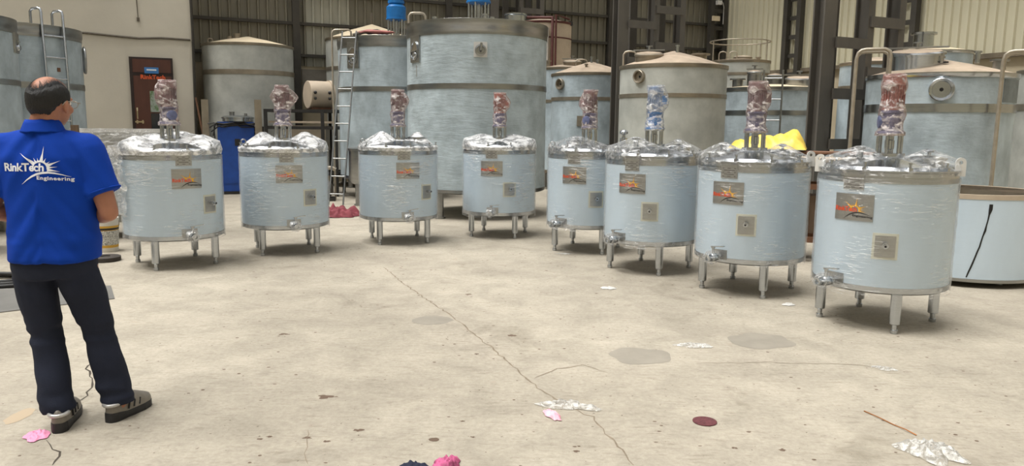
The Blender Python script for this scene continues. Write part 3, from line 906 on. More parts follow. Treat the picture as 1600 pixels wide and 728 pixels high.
def storage_tank(name, label, c, r, zt, zb, rim, mid, top, film, band, legs=.0, cone=.15, top_mat=None, cat='tank', group='storage tanks around the shed'):
    t = thing(name, label, cat, (c[0], c[1], 0), -atan2(c[0], c[1]), group)
    N = 80
    MB().lathe([(r * .6, zb - .05), (r * .97, zb - .01), (r, zb), (r, zt)], N, cap1=False).build('shell', M[film], t, 40)
    if rim: MB().lathe([(r - .005, rim), (r + .010, rim), (r + .010, (rim + zt) / 2 - .03), (r + .018, (rim + zt) / 2 - .02), (r + .018, zt + .004), (r - .02, zt + .006)], N, cap0=False, cap1=False).build('rim_band', M[band], t, 40)
    if mid: MB().lathe([(r - .005, mid[0]), (r + .010, mid[0]), (r + .010, mid[1]), (r - .005, mid[1])], N, cap0=False, cap1=False).build('middle_band', M[band], t, 40)
    MB().lathe([(r - .005, zt - .01), (r - .02, zt + .01), (r * .5, zt + .01 + cone * .55), (.02, zt + .01 + cone)], N, cap0=False).build('top', top_mat or M['dust'], t, 30)
    MB().lathe([(r * .7, zb - .045), (r * .99, zb - .012), (r + .008, zb), (r + .008, zb + .05), (r - .003, zb + .052)], N, cap1=False).build('bottom_band', M[band], t, 40)
    k = 4
    for j in range(k):
        a = 2 * pi * (j + .5) / k + .15
        MB().lathe([(.055, zb), (.055, .03), (.085, .03), (.085, 0)], 16).build('leg', M['steel_dull'], t, 40, (.85 * r * sin(a), -.85 * r * cos(a), 0))
    return t


def oval_cutout(t, phi, r, zc, w, h):
    pl = MB().box((0, -.002, zc + .03), (w * 1.25, .03, h * 1.35)); p = face_part(t, phi, r, pl, 'port_plate', M['steel_dull'])
    n = 24; RXm = Matrix.Rotation(pi / 2, 3, 'X')
    rg = MB()
    vs_ = []; fs_ = []
    for q, y in ((1.0, -.018), (1.0, -.035), (.86, -.035), (.80, -.01)):
        for k in range(n):
            a = 2 * pi * k / n; vs_.append((w * .5 * q * cos(a), y, zc + h * .5 * q * sin(a)))
    for i in range(3):
        for k in range(n): fs_.append((i * n + k, (i + 1) * n + k, (i + 1) * n + (k + 1) % n, i * n + (k + 1) % n))
    rg.add(vs_, fs_).build('port_ring', M['steel'], p, 40)
    MB().add([(w * .41 * cos(2 * pi * k / n), -.0175, zc + h * .41 * sin(2 * pi * k / n)) for k in range(n)], [tuple(reversed(range(n)))]).build('port_hole', M['steel_dusty'], p)
    MB().ball((0, -.02, zc - h * .18), (w * .33, .03, h * .16), 14, 8).build('port_plug', M['steel'], p, 180)
    MB().box((0, -.03, zc - h * .02), (w * .7, .03, h * .05)).build('port_bar', M['steel'], p)


def round_nozzle(t, phi, r, zc, rr, deep=.05, m='steel_dusty', plug=True):
    RXm = Matrix.Rotation(pi / 2, 3, 'X')
    mb = MB().lathe([(rr, -.02), (rr, deep), (rr * .93, deep + .006), (rr * .74, deep), (rr * .70, .004), (rr * .30, .002)], 32, (0, 0, zc), M=RXm, cap0=False)
    p = face_part(t, phi, r, mb, 'nozzle', M[m])
    MB().lathe([(rr * .16, .0), (rr * .16, .01)], 12, (0, 0, zc), M=RXm).build('nozzle_hole', M['hole'], p)
    return p


def manhole(t, x, y, z, r, h, m='steel_dull', tilt=0.0, bar=True):
    p = MB().lathe([(r, 0), (r, h), (r * 1.08, h + .004), (r * 1.08, h + .03), (r * .9, h + .05), (.03, h + .065)], 36).build('manhole', M[m], t, 40, (x, y, z))
    p.rotation_euler = (tilt, 0, 0)
    MB().lathe([(r * 1.0, h + .031), (r * .9, h + .055), (.02, h + .075)], 36, cap0=False).build('manhole_cover', M['dust'], p, 40)
    if bar:
        MB().box((0, 0, h + .09), (r * 2.3, .05, .02)).build('clamp_bar', M['steel_dull'], p)
        MB().lathe([(.02, h + .07), (.02, h + .14), (.05, h + .14), (.05, h + .155)], 12).build('clamp_screw', M['steel_dull'], p, 40)
    return p


def small_stub(t, x, y, z, r, h, m='steel'):
    return MB().lathe([(r, 0), (r, h), (r * 1.5, h), (r * 1.5, h + .025), (r * .7, h + .025)], 16).build('stub_pipe', M[m], t, 40, (x, y, z))


def agitator(t, x, y, z, s=1.0, m='blue_motor'):
    """lantern posts with a blue geared motor"""
    p = MB().lathe([(.20 * s, 0), (.20 * s, .03 * s)], 28).build('motor_base', M['steel_dull'], t, 40, (x, y, z))
    for k in range(6):
        a = 2 * pi * k / 6 + .2
        MB().lathe([(.018 * s, .03 * s), (.018 * s, .36 * s)], 10).build('post', M['steel'], p, 60, (.16 * s * cos(a), .16 * s * sin(a), 0))
    MB().lathe([(.03 * s, 0), (.03 * s, .36 * s)], 10).build('shaft', M['steel'], p, 60)
    MB().lathe([(.20 * s, .36 * s), (.20 * s, .385 * s), (.19 * s, .39 * s), (.19 * s, .60 * s), (.13 * s, .66 * s), (.16 * s, .67 * s), (.16 * s, .72 * s)], 28).build('gearbox', M[m], p, 40)
    q = MB().lathe([(.13 * s, .72 * s), (.13 * s, 1.02 * s), (.145 * s, 1.03 * s), (.145 * s, 1.13 * s), (.1 * s, 1.15 * s)], 28)
    for k in range(20):
        a = 2 * pi * k / 20; q.box((.135 * s * cos(a), .135 * s * sin(a), .87 * s), (.03 * s, .008 * s, .28 * s), a)
    q.build('motor', M[m], p, 40)
    MB().box((.17 * s, 0, .88 * s), (.1 * s, .14 * s, .14 * s)).build('terminal_box', M[m], p)
    return p


def rail_hoop(t, x0, x1, y, z, h, r=.016, name='hand_rail', m='galv'):
    return MB().tube([(x0, y, z), (x0, y, z + h - .05), (x0 + .03, y, z + h - .01), (x0 + .08, y, z + h), (x1 - .08, y, z + h), (x1 - .03, y, z + h - .01), (x1, y, z + h - .05), (x1, y, z)], r, 8).build(name, M[m], t, 60)


# largest tank, centre
t = storage_tank('storage_tank', 'largest tank in the centre, blue film, steel rim and blue motor on top', (-.60, 12.59), 1.13, 3.02, .42, 2.80, (2.0, 2.08), None, 'film_big', 'steel_dull', cone=.06, top_mat=M['steel_dull'])
oval_cutout(t, -57, 1.13, 2.58, .22, .30)
sq = MB().box((0, -.006, 2.57), (.20, .03, .22)); p = face_part(t, 2.5, 1.13, sq, 'valve_plate', M['white_cap'])
RXm = Matrix.Rotation(pi / 2, 3, 'X')
MB().lathe([(.085, .02), (.085, .05), (.06, .055), (.055, .03)], 24, (0, 0, 2.56), M=RXm).build('valve_flange', M['steel_dull'], p, 40)
MB().tube([(0, -.04, 2.55), (.0, -.10, 2.56), (.01, -.10, 2.66)], .018, 8).build('valve_lever', M['steel_dull'], p, 60)
agitator(t, .02, .1, 3.06, 1.0)
MB().lathe([(.17, 0), (.17, .19), (.19, .20), (.19, .22), (.05, .24)], 32).build('manhole', M['steel'], t, 40, (.62, .05, 3.03))
rail_hoop(t, -1.08, -.82, -.25, 2.98, .22, .02)
small_stub(t, -.66, -.5, 3.0, .03, .09); small_stub(t, .12, -.82, 3.0, .035, .10); small_stub(t, .22, -.8, 3.0, .03, .06)
MB().box((0, -.004, 2.50), (.015, .012, .18)).build('tear', M['steel_dusty'], t).location = (-.93, -.63, -.22)
# tank with the leaning ladder
t = storage_tank('storage_tank', 'blue-film tank behind the leaning ladder, with a blue motor on top', (-2.40, 15.41), 1.08, 3.08, .40, 2.88, (2.06, 2.15), None, 'film_old', 'steel_dull', cone=.05, top_mat=M['steel_dull'])
oval_cutout(t, -44, 1.08, 2.70, .24, .36)
agitator(t, .06, -.1, 3.12, 1.0)
small_stub(t, .38, -.9, 2.98, .03, .10); small_stub(t, .42, -.9, 3.04, .03, .10)
MB().tube([(-.75, -.7, 3.1), (-.55, -.75, 3.16), (-.3, -.8, 3.18), (-.1, -.8, 3.12)], .035, 8).build('hose', M['wire'], t, 60)
o = MB().ball((0, 0, 0), (.36, .14, .035), 20, 8)
o.v = [(x, y, z + .03 * noise.noise(Vector((x * 7, y * 7, 1)))) for x, y, z in o.v]
o = o.build('red_sheet', mat('faded_red_plastic', (180, 112, 106), .6, var=.15, vscale=6), None, 180, (-2.60, 14.62, 3.165)); tag(o, 'faded red plastic sheet lying on the tank behind the leaning ladder', 'sheet')
# behind it
t = storage_tank('storage_tank', 'cream cone-topped tank behind the leaning ladder by the back wall', (-3.30, 18.0), 1.05, 3.35, .35, 3.31, (2.63, 2.71), None, 'film_grey', 'steel_dusty', cone=.36, top_mat=M['cream'])
MB().lathe([(.02, 0), (.02, .25), (.008, .3)], 8).build('vent', M['wire'], t, 60, (0, 0, 3.7))
# cone tank, left
t = storage_tank('storage_tank', 'cone-topped tank behind the blue cabinet, beside the office corner', (-5.85, 17.02), .95, 3.10, .4, 3.06, (2.45, 2.55), None, 'film_grey', 'steel_dusty', cone=.20, top_mat=M['cream'])
MB().lathe([(.012, 0), (.012, .22), (.005, .26)], 8).build('vent', M['wire'], t, 60, (0, 0, 3.28))
MB().lathe([(.06, 0), (.06, .12), (.075, .12), (.075, .14)], 16).build('stub_pipe', M['steel_dusty'], t, 40, (-.22, -.25, 3.2))
MB().lathe([(.06, 0), (.06, .1)], 16).build('stub_pipe', M['steel_dusty'], t, 40, (-.36, -.2, 3.18))
MB().tube([(.05 * cos(a * pi / 8), 0, .05 * sin(a * pi / 8)) for a in range(16)], .014, 8, True).build('lifting_eye', M['steel_dusty'], t, 60, (-.76, -.3, 3.16))
# left pair
t = storage_tank('storage_tank', 'tank at the left edge with a rim plate, in front of the ladder tank', (-7.57, 9.94), 1.0, 2.78, .4, 2.60, (1.92, 1.99), None, 'film_old', 'steel_dull', cone=.05, top_mat=M['steel_dull'])
face_part(t, 74, 1.0, MB().box((0, .0, 2.48), (.22, .04, .26)), 'port_plate', M['steel_dull'])
face_part(t, 75, 1.02, MB().ball((0, 0, 2.42), (.06, .04, .05), 14, 8).box((0, -.01, 2.50), (.11, .03, .02)), 'port_plug', M['steel'])
manhole(t, .62, -.2, 2.80, .16, .06, 'steel', bar=True)
t = storage_tank('storage_tank', 'blue-film tank left of the office door, with a steel ladder on it', (-7.93, 12.14), 1.0, 2.88, .4, 2.70, (1.94, 2.03), None, 'film_old', 'steel_dull', cone=.05, top_mat=M['steel_dull'])
MB().tube([(.16 * cos(a * pi / 10), 0, .20 * sin(a * pi / 10)) for a in range(20)], .02, 8, True).build('side_ring', M['steel_dull'], t, 60, (1.02, -.15, 2.43), pi / 2)
face_part(t, 38, 1.005, MB().box((0, 0, 2.23), (.05, .012, .06)), 'tape_patch', M['rust'])
# ladder on it
def ladder(name, label, base, rz, width, height, n, lean=0.0, hook=.0, r=.018, m='galv', ext=.0, cat='ladder'):
    t = thing(name, label, cat, base, rz)
    for s in (-.5, .5):
        path = [(s * width, 0, 0), (s * width, lean, height)]
        if hook: path = [(s * width, 0, 0), (s * width, lean * .98, height - .06), (s * width, lean + .01, height - .02), (s * width, lean + .06, height), (s * width, lean + hook - .05, height), (s * width, lean + hook, height - .04), (s * width, lean + hook, height - ext)]
        MB().tube(path, r, 8).build('rail', M[m], t, 60)
    for k in range(n):
        q = (k + .6) / n * (height - ext * .9) / height
        MB().tube([(-.5 * width, lean * q, height * q), (.5 * width, lean * q, height * q)], r * .75, 8).build('rung', M[m], t, 60)
    return t


ladder('steel_ladder', 'stainless hooked ladder on the tank left of the office door', (-6.93, 11.72, 0), rad(66), .34, 3.12, 9, .06, .24, .020, 'steel', .30)
# C2, slim tank, beige tank behind the centre
t = storage_tank('storage_tank', 'dusty cone-topped tank left of the middle steel column', (1.58, 15.72), .80, 2.49, .4, 2.45, (1.95, 2.02), None, 'film_old', 'steel_dusty', cone=.25)
round_nozzle(t, -48, .80, 2.27, .11)
small_stub(t, .0, -.1, 2.70, .025, .12); small_stub(t, .12, -.1, 2.70, .025, .06); small_stub(t, -.1, -.45, 2.55, .025, .10, 'steel_dusty')
face_part(t, -12, .80, MB().box((0, 0, 1.55), (.18, .03, .20)), 'plate', M['steel_dusty'])
t = storage_tank('storage_tank', 'narrow tank squeezed between the largest tank and the dusty cone-topped tank', (1.22, 17.75), .67, 2.74, .4, 2.70, (1.96, 2.03), None, 'film_old', 'steel_dusty', cone=.10)
manhole(t, .12, -.25, 2.76, .20, .10, 'steel_dusty', .12); small_stub(t, -.42, -.35, 2.74, .05, .14, 'steel_dusty'); rail_hoop(t, .2, .45, -.45, 2.72, .2, .014)
t = storage_tank('storage_tank', 'beige primed tank with dark red pipes near the back wall', (.72, 19.25), .70, 3.93, .4, 3.89, (3.53, 3.56), None, 'film_grey', 'maroon_primer', cone=.12, top_mat=M['beige'])
for ch in t.children:
    if ch.name.startswith('shell'): ch.data.materials[0] = M['beige']
MB().tube([(.22, -.74, 2.6), (.22, -.74, 4.0), (.22, -.5, 4.02), (-.4, -.5, 4.02)], .035, 8).build('red_pipe', M['maroon_primer'], t, 60)
MB().tube([(.30, -.76, 2.6), (.30, -.76, 4.05), (.62, -.5, 3.98)], .025, 8).build('red_pipe', M['maroon_primer'], t, 60)
MB().tube([(.08, -.75, 2.6), (.08, -.75, 3.75)], .05, 8).build('white_pipe', M['white_cap'], t, 60)
MB().box((.66, -.2, 3.92), (.10, .08, .10), .4).build('bracket', M['black_paint'], t)
# C3
t = storage_tank('storage_tank', 'dusty cone-topped tank behind the blue-motor tank, right of the middle column', (2.55, 12.34), .84, 2.41, .4, 2.36, (1.91, 1.97), None, 'film_grey', 'steel_dusty', cone=.24)
round_nozzle(t, -36, .84, 2.22, .10)
manhole(t, -.38, -.30, 2.44, .21, .12, 'steel_dusty', .14); rail_hoop(t, -.78, -.58, -.25, 2.40, .24, .014)
small_stub(t, .05, -.1, 2.62, .025, .10); small_stub(t, .42, .1, 2.5, .10, .10, 'steel_dusty')
# ring-railed tank
t = storage_tank('storage_tank', 'tank with a circular guard rail, by the corner of the shed', (5.26, 18.05), .70, 2.97, .4, 2.92, (2.63, 2.69), None, 'film_grey', 'steel_dusty', cone=.06)
MB().tube([(.68 * cos(a * pi / 20), .68 * sin(a * pi / 20), 3.42) for a in range(40)], .014, 6, True).build('guard_rail', M['galv'], t, 60)
for a in (-2.6, -.5, .8, 2.0):
    MB().lathe([(.013, 2.96), (.013, 3.42)], 8).build('rail_post', M['galv'], t, 60, (.68 * cos(a), .68 * sin(a), 0))
manhole(t, .08, -.1, 3.0, .2, .03, 'steel_dusty', 0, False); small_stub(t, .42, -.2, 2.98, .04, .05, 'steel_dusty')
rail_hoop(t, -.45, -.28, -.3, 2.98, .2, .012); rail_hoop(t, -.22, -.05, -.3, 2.98, .2, .012)
# C4
t = storage_tank('storage_tank', 'wide blue-film tank with a short ladder, behind the yellow sheet', (4.64, 13.74), .88, 2.15, .4, 2.09, (1.68, 1.76), None, 'film_old', 'steel_dull', cone=.08, top_mat=M['cream'])
manhole(t, .42, -.25, 2.19, .22, .10, 'steel_dull', .16); manhole(t, .02, -.1, 2.2, .13, .14, 'steel_dull', 0, False); manhole(t, -.32, -.45, 2.16, .12, .22, 'steel_dull', 0, True)
small_stub(t, -.6, -.35, 2.15, .09, .14, 'steel_dull')
ladder('steel_ladder', 'thin steel ladder against the wide tank behind the yellow sheet', (4.30, 12.76, 0), -atan2(4.66, 12.7), .30, 2.42, 7, .07, 0, .016, 'steel_dull')
# C5 seen through the column
t = storage_tank('storage_tank', 'slim tank seen through the gaps of the front steel column', (6.15, 13.1), .57, 2.56, .4, 2.52, (2.12, 2.18), None, 'film_old', 'steel_dusty', cone=.1)
# R and neighbours
t = storage_tank('storage_tank', 'large dusty tank behind the nearest mixing tank, with a round port', (5.38, 9.73), .84, 2.14, .35, 2.09, (1.68, 1.78), None, 'film_old', 'steel', cone=.20)
p = round_nozzle(t, 2, .84, 1.94, .135, .05, 'steel')
mh = manhole(t, -.27, -.26, 2.20, .30, .19, 'steel', .16, True)
small_stub(t, .38, -.3, 2.27, .028, .12, 'steel'); small_stub(t, .0, -.15, 2.33, .03, .02); MB().lathe([(.03, 0), (.03, .015)], 12).build('plug_hole', M['hole'], t, 40, (.05, -.42, 2.275))
small_stub(t, .62, -.1, 2.2, .07, .1, 'steel_dull')
arc = arc_plate(.868, 38, 52, 1.79, 2.0); arc.v = [(x, y, z + (x - .6) * .25) for x, y, z in arc.v]
arc_plate(.842, 52, 80, 1.80, 2.07, .004).build('grey_patch', mat('grey_patch_on_film', (116, 122, 122), .8, var=.2, vscale=5), t, 40)  # grey patch on the right of the upper shell
t = storage_tank('storage_tank', 'pale tank cut off by the right edge, behind the open vessel', (7.95, 10.72), .79, 2.31, .35, 2.27, (1.75, 1.84), None, 'film_grey', 'steel_dusty', cone=.15)
manhole(t, -.35, -.3, 2.33, .16, .08, 'steel_dusty')
t = storage_tank('storage_tank', 'tall pale tank behind the large dusty tank, with a flanged neck', (7.34, 13.65), .66, 2.80, .4, 2.76, (2.2, 2.28), None, 'film_old', 'steel', cone=.12, top_mat=M['cream'])
MB().lathe([(.16, 0), (.16, .26), (.21, .265), (.21, .30), (.12, .305)], 28).build('flanged_neck', M['steel'], t, 40, (-.12, -.1, 2.84))
# bent tube ladders on the large right tank
def hoop_ladder(label, base, rz, w, h, reach, n):
    t = thing('tube_ladder', label, 'ladder', base, rz)
    for s in (-.5, .5):
        MB().tube([(s * w, 0, 0), (s * w, 0, h - .10), (s * w, .015, h - .04), (s * w, .05, h - .01), (s * w, .1, h), (s * w, reach - .06, h), (s * w, reach - .01, h - .03), (s * w, reach, h - .08), (s * w, reach, h - .32)], .021, 10).build('rail', M['galv'], t, 60)
    for k in range(n):
        MB().tube([(-.5 * w, 0, .25 + k * .27), (.5 * w, 0, .25 + k * .27)], .015, 8).build('rung', M['galv'], t, 60)
    return t


hoop_ladder('bent tube ladder on the left of the large dusty tank, by the column', (4.12, 9.30, 0), rad(-113), .34, 2.40, .36, 7)
hoop_ladder('bent tube ladder between the large dusty tank and the right edge tank', (5.50, 8.68, 0), rad(-123), .30, 2.34, .60, 7)
# open topped vessel on the right
ov = thing('open_vessel', 'low open-topped vessel in blue film with a black tear, right edge', 'vessel', (4.60, 7.66, 0), -atan2(4.6, 7.66))
RO = .70
MB().lathe([(RO - .012, .07), (RO, .07), (RO, .845)], 80, cap1=False, cap0=False).build('shell', M['film_blue'], ov, 40)
MB().lathe([(RO + .004, .84), (RO + .004, .885), (RO - .03, .885), (RO - .03, .84)], 80, cap0=False, cap1=False).build('rim', M['beige'], ov, 40)
MB().lathe([(RO - .03, .88), (RO - .03, .12), (.02, .10)], 80, cap0=False).build('inner_wall', M['steel_dusty'], ov, 40)
MB().lathe([(RO * .4, .05), (RO + .006, .055), (RO + .006, .085), (RO - .01, .088)], 80, cap1=False).build('bottom_band', M['steel_dull'], ov, 40)
vs_ = []; fs_ = []
for k in range(15):
    f = k / 14; a = rad(18 - 12 * f ** 1.5) + .01 * noise.noise(Vector((k * .7, 0, 3))); w = .010 + .006 * noise.noise(Vector((k * .9, 5, 0))) + (.012 if k in (0, 1) else 0)
    z = .80 - .70 * f
    for q in (-w, w): vs_.append(((RO + .003) * sin(a + q), -(RO + .003) * cos(a + q), z))
MB().add(vs_, [(2 * k, 2 * k + 2, 2 * k + 3, 2 * k + 1) for k in range(14)]).build('tear', M['hole'], ov)
for k in range(4):
    a = pi * (k + .5) / 2; MB().lathe([(.03, .06), (.03, 0)], 12).build('foot', M['steel_dull'], ov, 40, (.5 * sin(a), -.5 * cos(a), 0))
# leaning ladder in front of the ladder tank
ladder('leaning_ladder', 'long thin steel ladder leaning in front of the blue-film tank', (-3.19, 13.58, 0), rad(-7.4), .27, 3.16, 10, .90, .0, .016, 'steel_dull')
hoop = thing('hooked_rail', 'tall hooked steel hand rail beside the leaning ladder', 'rail', (-3.42, 14.55, 0), rad(5))
MB().tube([(0, 0, 0), (0, 0, 3.12), (.02, 0, 3.17), (.06, 0, 3.19), (.30, .02, 3.2), (.35, .02, 3.17), (.36, .02, 3.0)], .018, 8).build('rail', M['galv'], hoop, 60)
for z in (.6, 1.2, 1.8): MB().box((.0, .02, z), (.05, .05, .03)).build('bracket', M['steel_dull'], hoop)
# small skid vessel under/behind: steel sump on legs beside the third mixing tank
sk = thing('sump_vessel', 'small dull steel vessel on feet behind the third mixing tank', 'vessel', (-2.60, 13.70, 0), .1)
MB().lathe([(.16, .34), (.34, .40), (.36, .44), (.36, .98), (.38, .985), (.38, 1.02), (.30, 1.04)], 36).build('shell', M['steel_dull'], sk, 40)
MB().lathe([(.12, -.01), (.12, .03), (.09, .035)], 20, (-.02, -.36, .78), M=RXm).build('port', M['steel'], sk, 40)
for k in range(4):
    a = pi * (k + .5) / 2; MB().lathe([(.045, .42), (.045, .03), (.07, .03), (.07, 0)], 14).build('leg', M['steel_dull'], sk, 40, (.27 * sin(a), -.27 * cos(a), 0))
# rusty pipe trolley with a horizontal tube between the two nearest tanks, carrying a yellow sheet
tr = thing('pipe_trolley', 'rusty steel trolley with a pale tube, behind the two nearest mixing tanks', 'trolley', (3.30, 8.55, 0), rad(-22))
for x in (-.75, 0, .75):
    for y in (-.22, .22): MB().box((x, y, .6), (.05, .05, 1.2)).build('post', M['rust'], tr)
for y in (-.22, .22):
    MB().box((0, y, .84), (1.6, .05, .06)).build('rail', M['rust'], tr); MB().box((0, y, .25), (1.6, .05, .06)).build('rail', M['rust'], tr)
MB().box((0, 0, 1.21), (1.6, .5, .02)).build('deck', M['rust'], tr)
MB().tube([(-.85, -.30, 1.14), (.9, -.30, 1.14)], .035, 12).build('tube', M['beige'], tr, 60)
MB().box((0, .05, .52), (1.3, .34, .42)).build('panel', M['wood'], tr)
for x in (-.6, .6):
    for y in (-.2, .2): MB().lathe([(.06, -.02), (.06, .02)], 16, (x, y, .06), M=RXm).build('wheel', M['black_rubber'], tr, 40)
vs_ = []; fs_ = []; nx, ny = 44, 26
for j in range(ny):
    for i_ in range(nx):
        x = -.42 + .84 * i_ / (nx - 1); y = -.30 + .60 * j / (ny - 1)
        env = max(0, 1 - (abs(y) / .30) ** 4) * max(0, 1 - (abs(x) / .42) ** 6)
        z = .02 + env * (.07 + .11 * max(0, min(1, (x + .2) / .5)) + .08 * noise.noise(Vector((x * 4, y * 4, 2))) + .10 * abs(noise.noise(Vector((x * 8 + y * 6, y * 7, 5)))))
        vs_.append((x, y, z))
for j in range(ny - 1):
    for i_ in range(nx - 1): fs_.append((j * nx + i_, j * nx + i_ + 1, (j + 1) * nx + i_ + 1, (j + 1) * nx + i_))
o = MB().add(vs_, fs_).build('yellow_sheet', M['yellow_sheet'], None, 180, (2.92, 8.72, 1.222), rad(-22)); tag(o, 'crumpled yellow plastic sheet behind the second nearest mixing tank', 'sheet')

# ================================================================ left middle distance
cb = thing('blue_cabinet', 'tall blue machine cabinet behind the second mixing tank', 'cabinet', (-5.66, 15.55, 0), rad(20))
MB().box((0, 0, .76), (.70, .40, 1.40)).build('body', M['blue_dark'], cb)
MB().box((0, -.01, .03), (.74, .42, .06)).build('plinth', M['black_paint'], cb)
MB().box((-.05, -.206, .80), (.44, .012, 1.15)).build('door', M['blue_dark'], cb)
MB().box((.02, -.215, 1.05), (.10, .01, .14)).build('meter', M['black_paint'], cb)
MB().box((.16, -.22, .75), (.02, .03, .12)).build('handle', M['steel_dull'], cb)
MB().box((.42, .02, 1.12), (.24, .34, .5)).build('side_unit', M['black_paint'], cb)
for k in range(6): MB().box((.42, -.155, .94 + k * .065), (.2, .014, .03)).build('louvre', M['dark_steel'], cb)
cable = MB()
r_ = random.Random(3)
for k in range(5):
    p0 = [( -.38 + .16 * j + r_.uniform(-.06, .06), -.235 + r_.uniform(-.02, .01), 1.40 + r_.uniform(-.05, .05)) for j in range(6)]
    cable.tube([(-.40 - .03 * k, -.2, 1.1 + .08 * k)] + p0, .014, 6)
cable.build('cables', M['black_rubber'], cb, 60)
dl = MB().lathe([(.27, 0), (.30, .01), (.30, .06), (.32, .065), (.32, .09), (.25, .12), (.02, .135)], 36).build('dish', M['steel'], None, 40, W(0, 0))
dl.location = (-5.62, 15.58, 1.462)
tag(dl, 'shallow stainless dish lying on top of the blue cabinet', 'dish')
MB().lathe([(.05, .11), (.05, .19), (.06, .19), (.06, .2)], 14).build('stub_pipe', M['steel_dull'], dl, 40, (-.1, -.05, 0))
MB().lathe([(.03, .12), (.03, .17)], 12).build('stub_pipe', M['steel_dull'], dl, 40, (.18, -.05, 0))
for (x, y, h, lb) in ((-6.22, 15.42, 1.90, 'upright square steel post left of the blue cabinet top'), (-5.06, 15.15, 1.90, 'upright square steel post right of the blue cabinet')):
    o = thing('steel_post', lb, 'post', (x, y, 0), rad(20))
    MB().box((0, 0, h / 2), (.13, .10, h)).build('tube', M['steel_dusty'], o); MB().box((0, 0, .01), (.26, .26, .02)).build('foot_plate', M['dark_steel'], o)
br = MB().tube([(-6.22, 15.70, 0), (-6.60, 15.92, 1.95)], .02, 8).build('leaning_bar', M['rust'], None, 60); tag(br, 'rusty bar leaning on the office corner', 'bar')
# rack
rk = thing('black_rack', 'black welded steel rack behind the second mixing tank', 'rack', (-4.22, 15.5, 0), rad(4))
for x in (-.68, .42, .68):
    for y in (-.45, .45): MB().box((x, y, .86), (.06, .06, 1.72)).build('post', M['black_paint'], rk)
for z in (.45, 1.36, 1.69):
    for y in (-.45, .45): MB().box((0, y, z), (1.42, .05, .06)).build('rail', M['black_paint'], rk)
for x in (-.68, .68):
    for z in (.45, 1.36, 1.69): MB().box((x, 0, z), (.05, .9, .06)).build('rail', M['black_paint'], rk)
MB().box((.0, .2, 1.712), (1.4, .6, .02)).build('shelf', M['black_paint'], rk)
MB().box((-.05, .1, 1.15), (.95, .5, .5)).build('steel_bin', M['steel_dusty'], rk)
MB().box((-.05, .1, 1.47), (1.3, .5, .04)).build('shelf', M['beige'], rk)
dr = thing('beige_drum', 'beige drum lying on its side on the black rack', 'drum', (-4.0, 15.75, 1.725), rad(34))
RYm = Matrix.Rotation(pi / 2, 3, 'Y')
MB().lathe([(.10, -.24), (.27, -.24), (.28, -.23), (.28, .20), (.26, .21)], 36, (0, 0, .30), M=RYm).build('body', M['beige'], dr, 40)
MB().lathe([(.30, .20), (.30, .25), (.05, .26)], 36, (0, 0, .30), M=RYm).build('flange', M['beige'], dr, 40)
for x in (-.17, .13):
    MB().box((x, -.25, .28), (.05, .05, .16)).ball((x, -.28, .34), .035, 10, 6).ball((x, -.28, .22), .03, 10, 6).build('clamp', M['black_paint'], dr)
MB().box((0, 0, .02), (.4, .3, .05)).build('cradle', M['rust'], dr)
# clutter of machine parts under the ladder
cl = thing('pump_unit', 'dark pump unit on the floor behind the leaning ladder', 'pump', (-3.62, 14.3, 0), .2)
MB().box((0, 0, .03), (.5, .34, .06)).build('base', M['black_paint'], cl)
MB().lathe([(.12, -.2), (.12, .1), (.15, .11), (.15, .16), (.08, .2)], 24, (0, 0, .22), M=RYm).build('motor', M['dark_steel'], cl, 40)
MB().lathe([(.05, .3), (.05, .75), (.08, .76), (.08, .8)], 16).build('riser', M['steel_dull'], cl, 40)
MB().tube([(.06, 0, .62), (.2, 0, .62), (.26, 0, .58)], .04, 10).build('outlet', M['galv'], cl, 60)
# wrapped stainless trough left of the first mixing tank
tg = thing('steel_trough', 'stainless trough in clear wrap behind the first mixing tank', 'trough', (-4.95, 9.75, 0), rad(24))
for s in (-1, 1):
    MB().box((0, s * .33, .78), (1.05, .015, 1.14)).build('side_panel', M['steel_plate'], tg)
    MB().box((s * .53, 0, .78), (.015, .66, 1.14)).build('end_panel', M['steel_plate'], tg)
    for q in (-1, 1): MB().box((s * .5, q * .30, .11), (.05, .05, .22)).build('leg', M['steel_dull'], tg)
MB().box((0, 0, .23), (1.05, .66, .02)).build('floor_panel', M['steel_plate'], tg)
for s in (-1, 1): MB().box((0, s * .335, 1.35), (1.12, .05, .04)).build('rim', M['white_cap'], tg); MB().box((s * .535, 0, 1.35), (.05, .66, .04)).build('rim', M['white_cap'], tg)
vs_ = []; fs_ = []
for j in range(12):
    for i_ in range(30):
        x = -.6 + 1.2 * i_ / 29; z = .5 + .88 * j / 11
        vs_.append((x, -.385 + .02 * noise.noise(Vector((x * 8, z * 5, 1))), z))
for j in range(11):
    for i_ in range(29): fs_.append((j * 30 + i_, j * 30 + i_ + 1, (j + 1) * 30 + i_ + 1, (j + 1) * 30 + i_))
MB().add(vs_, fs_).build('wrap', M['wrap_clear'], tg, 180)
pst = thing('wooden_post', 'brown wooden post beside the wrapped trough, next to the man', 'post', (-5.15, 8.95, 0), rad(20))
MB().box((0, 0, .71), (.075, .09, 1.42)).build('plank', M['wood'], pst); MB().box((0, 0, .03), (.3, .3, .06)).build('foot_block', M['wood'], pst)
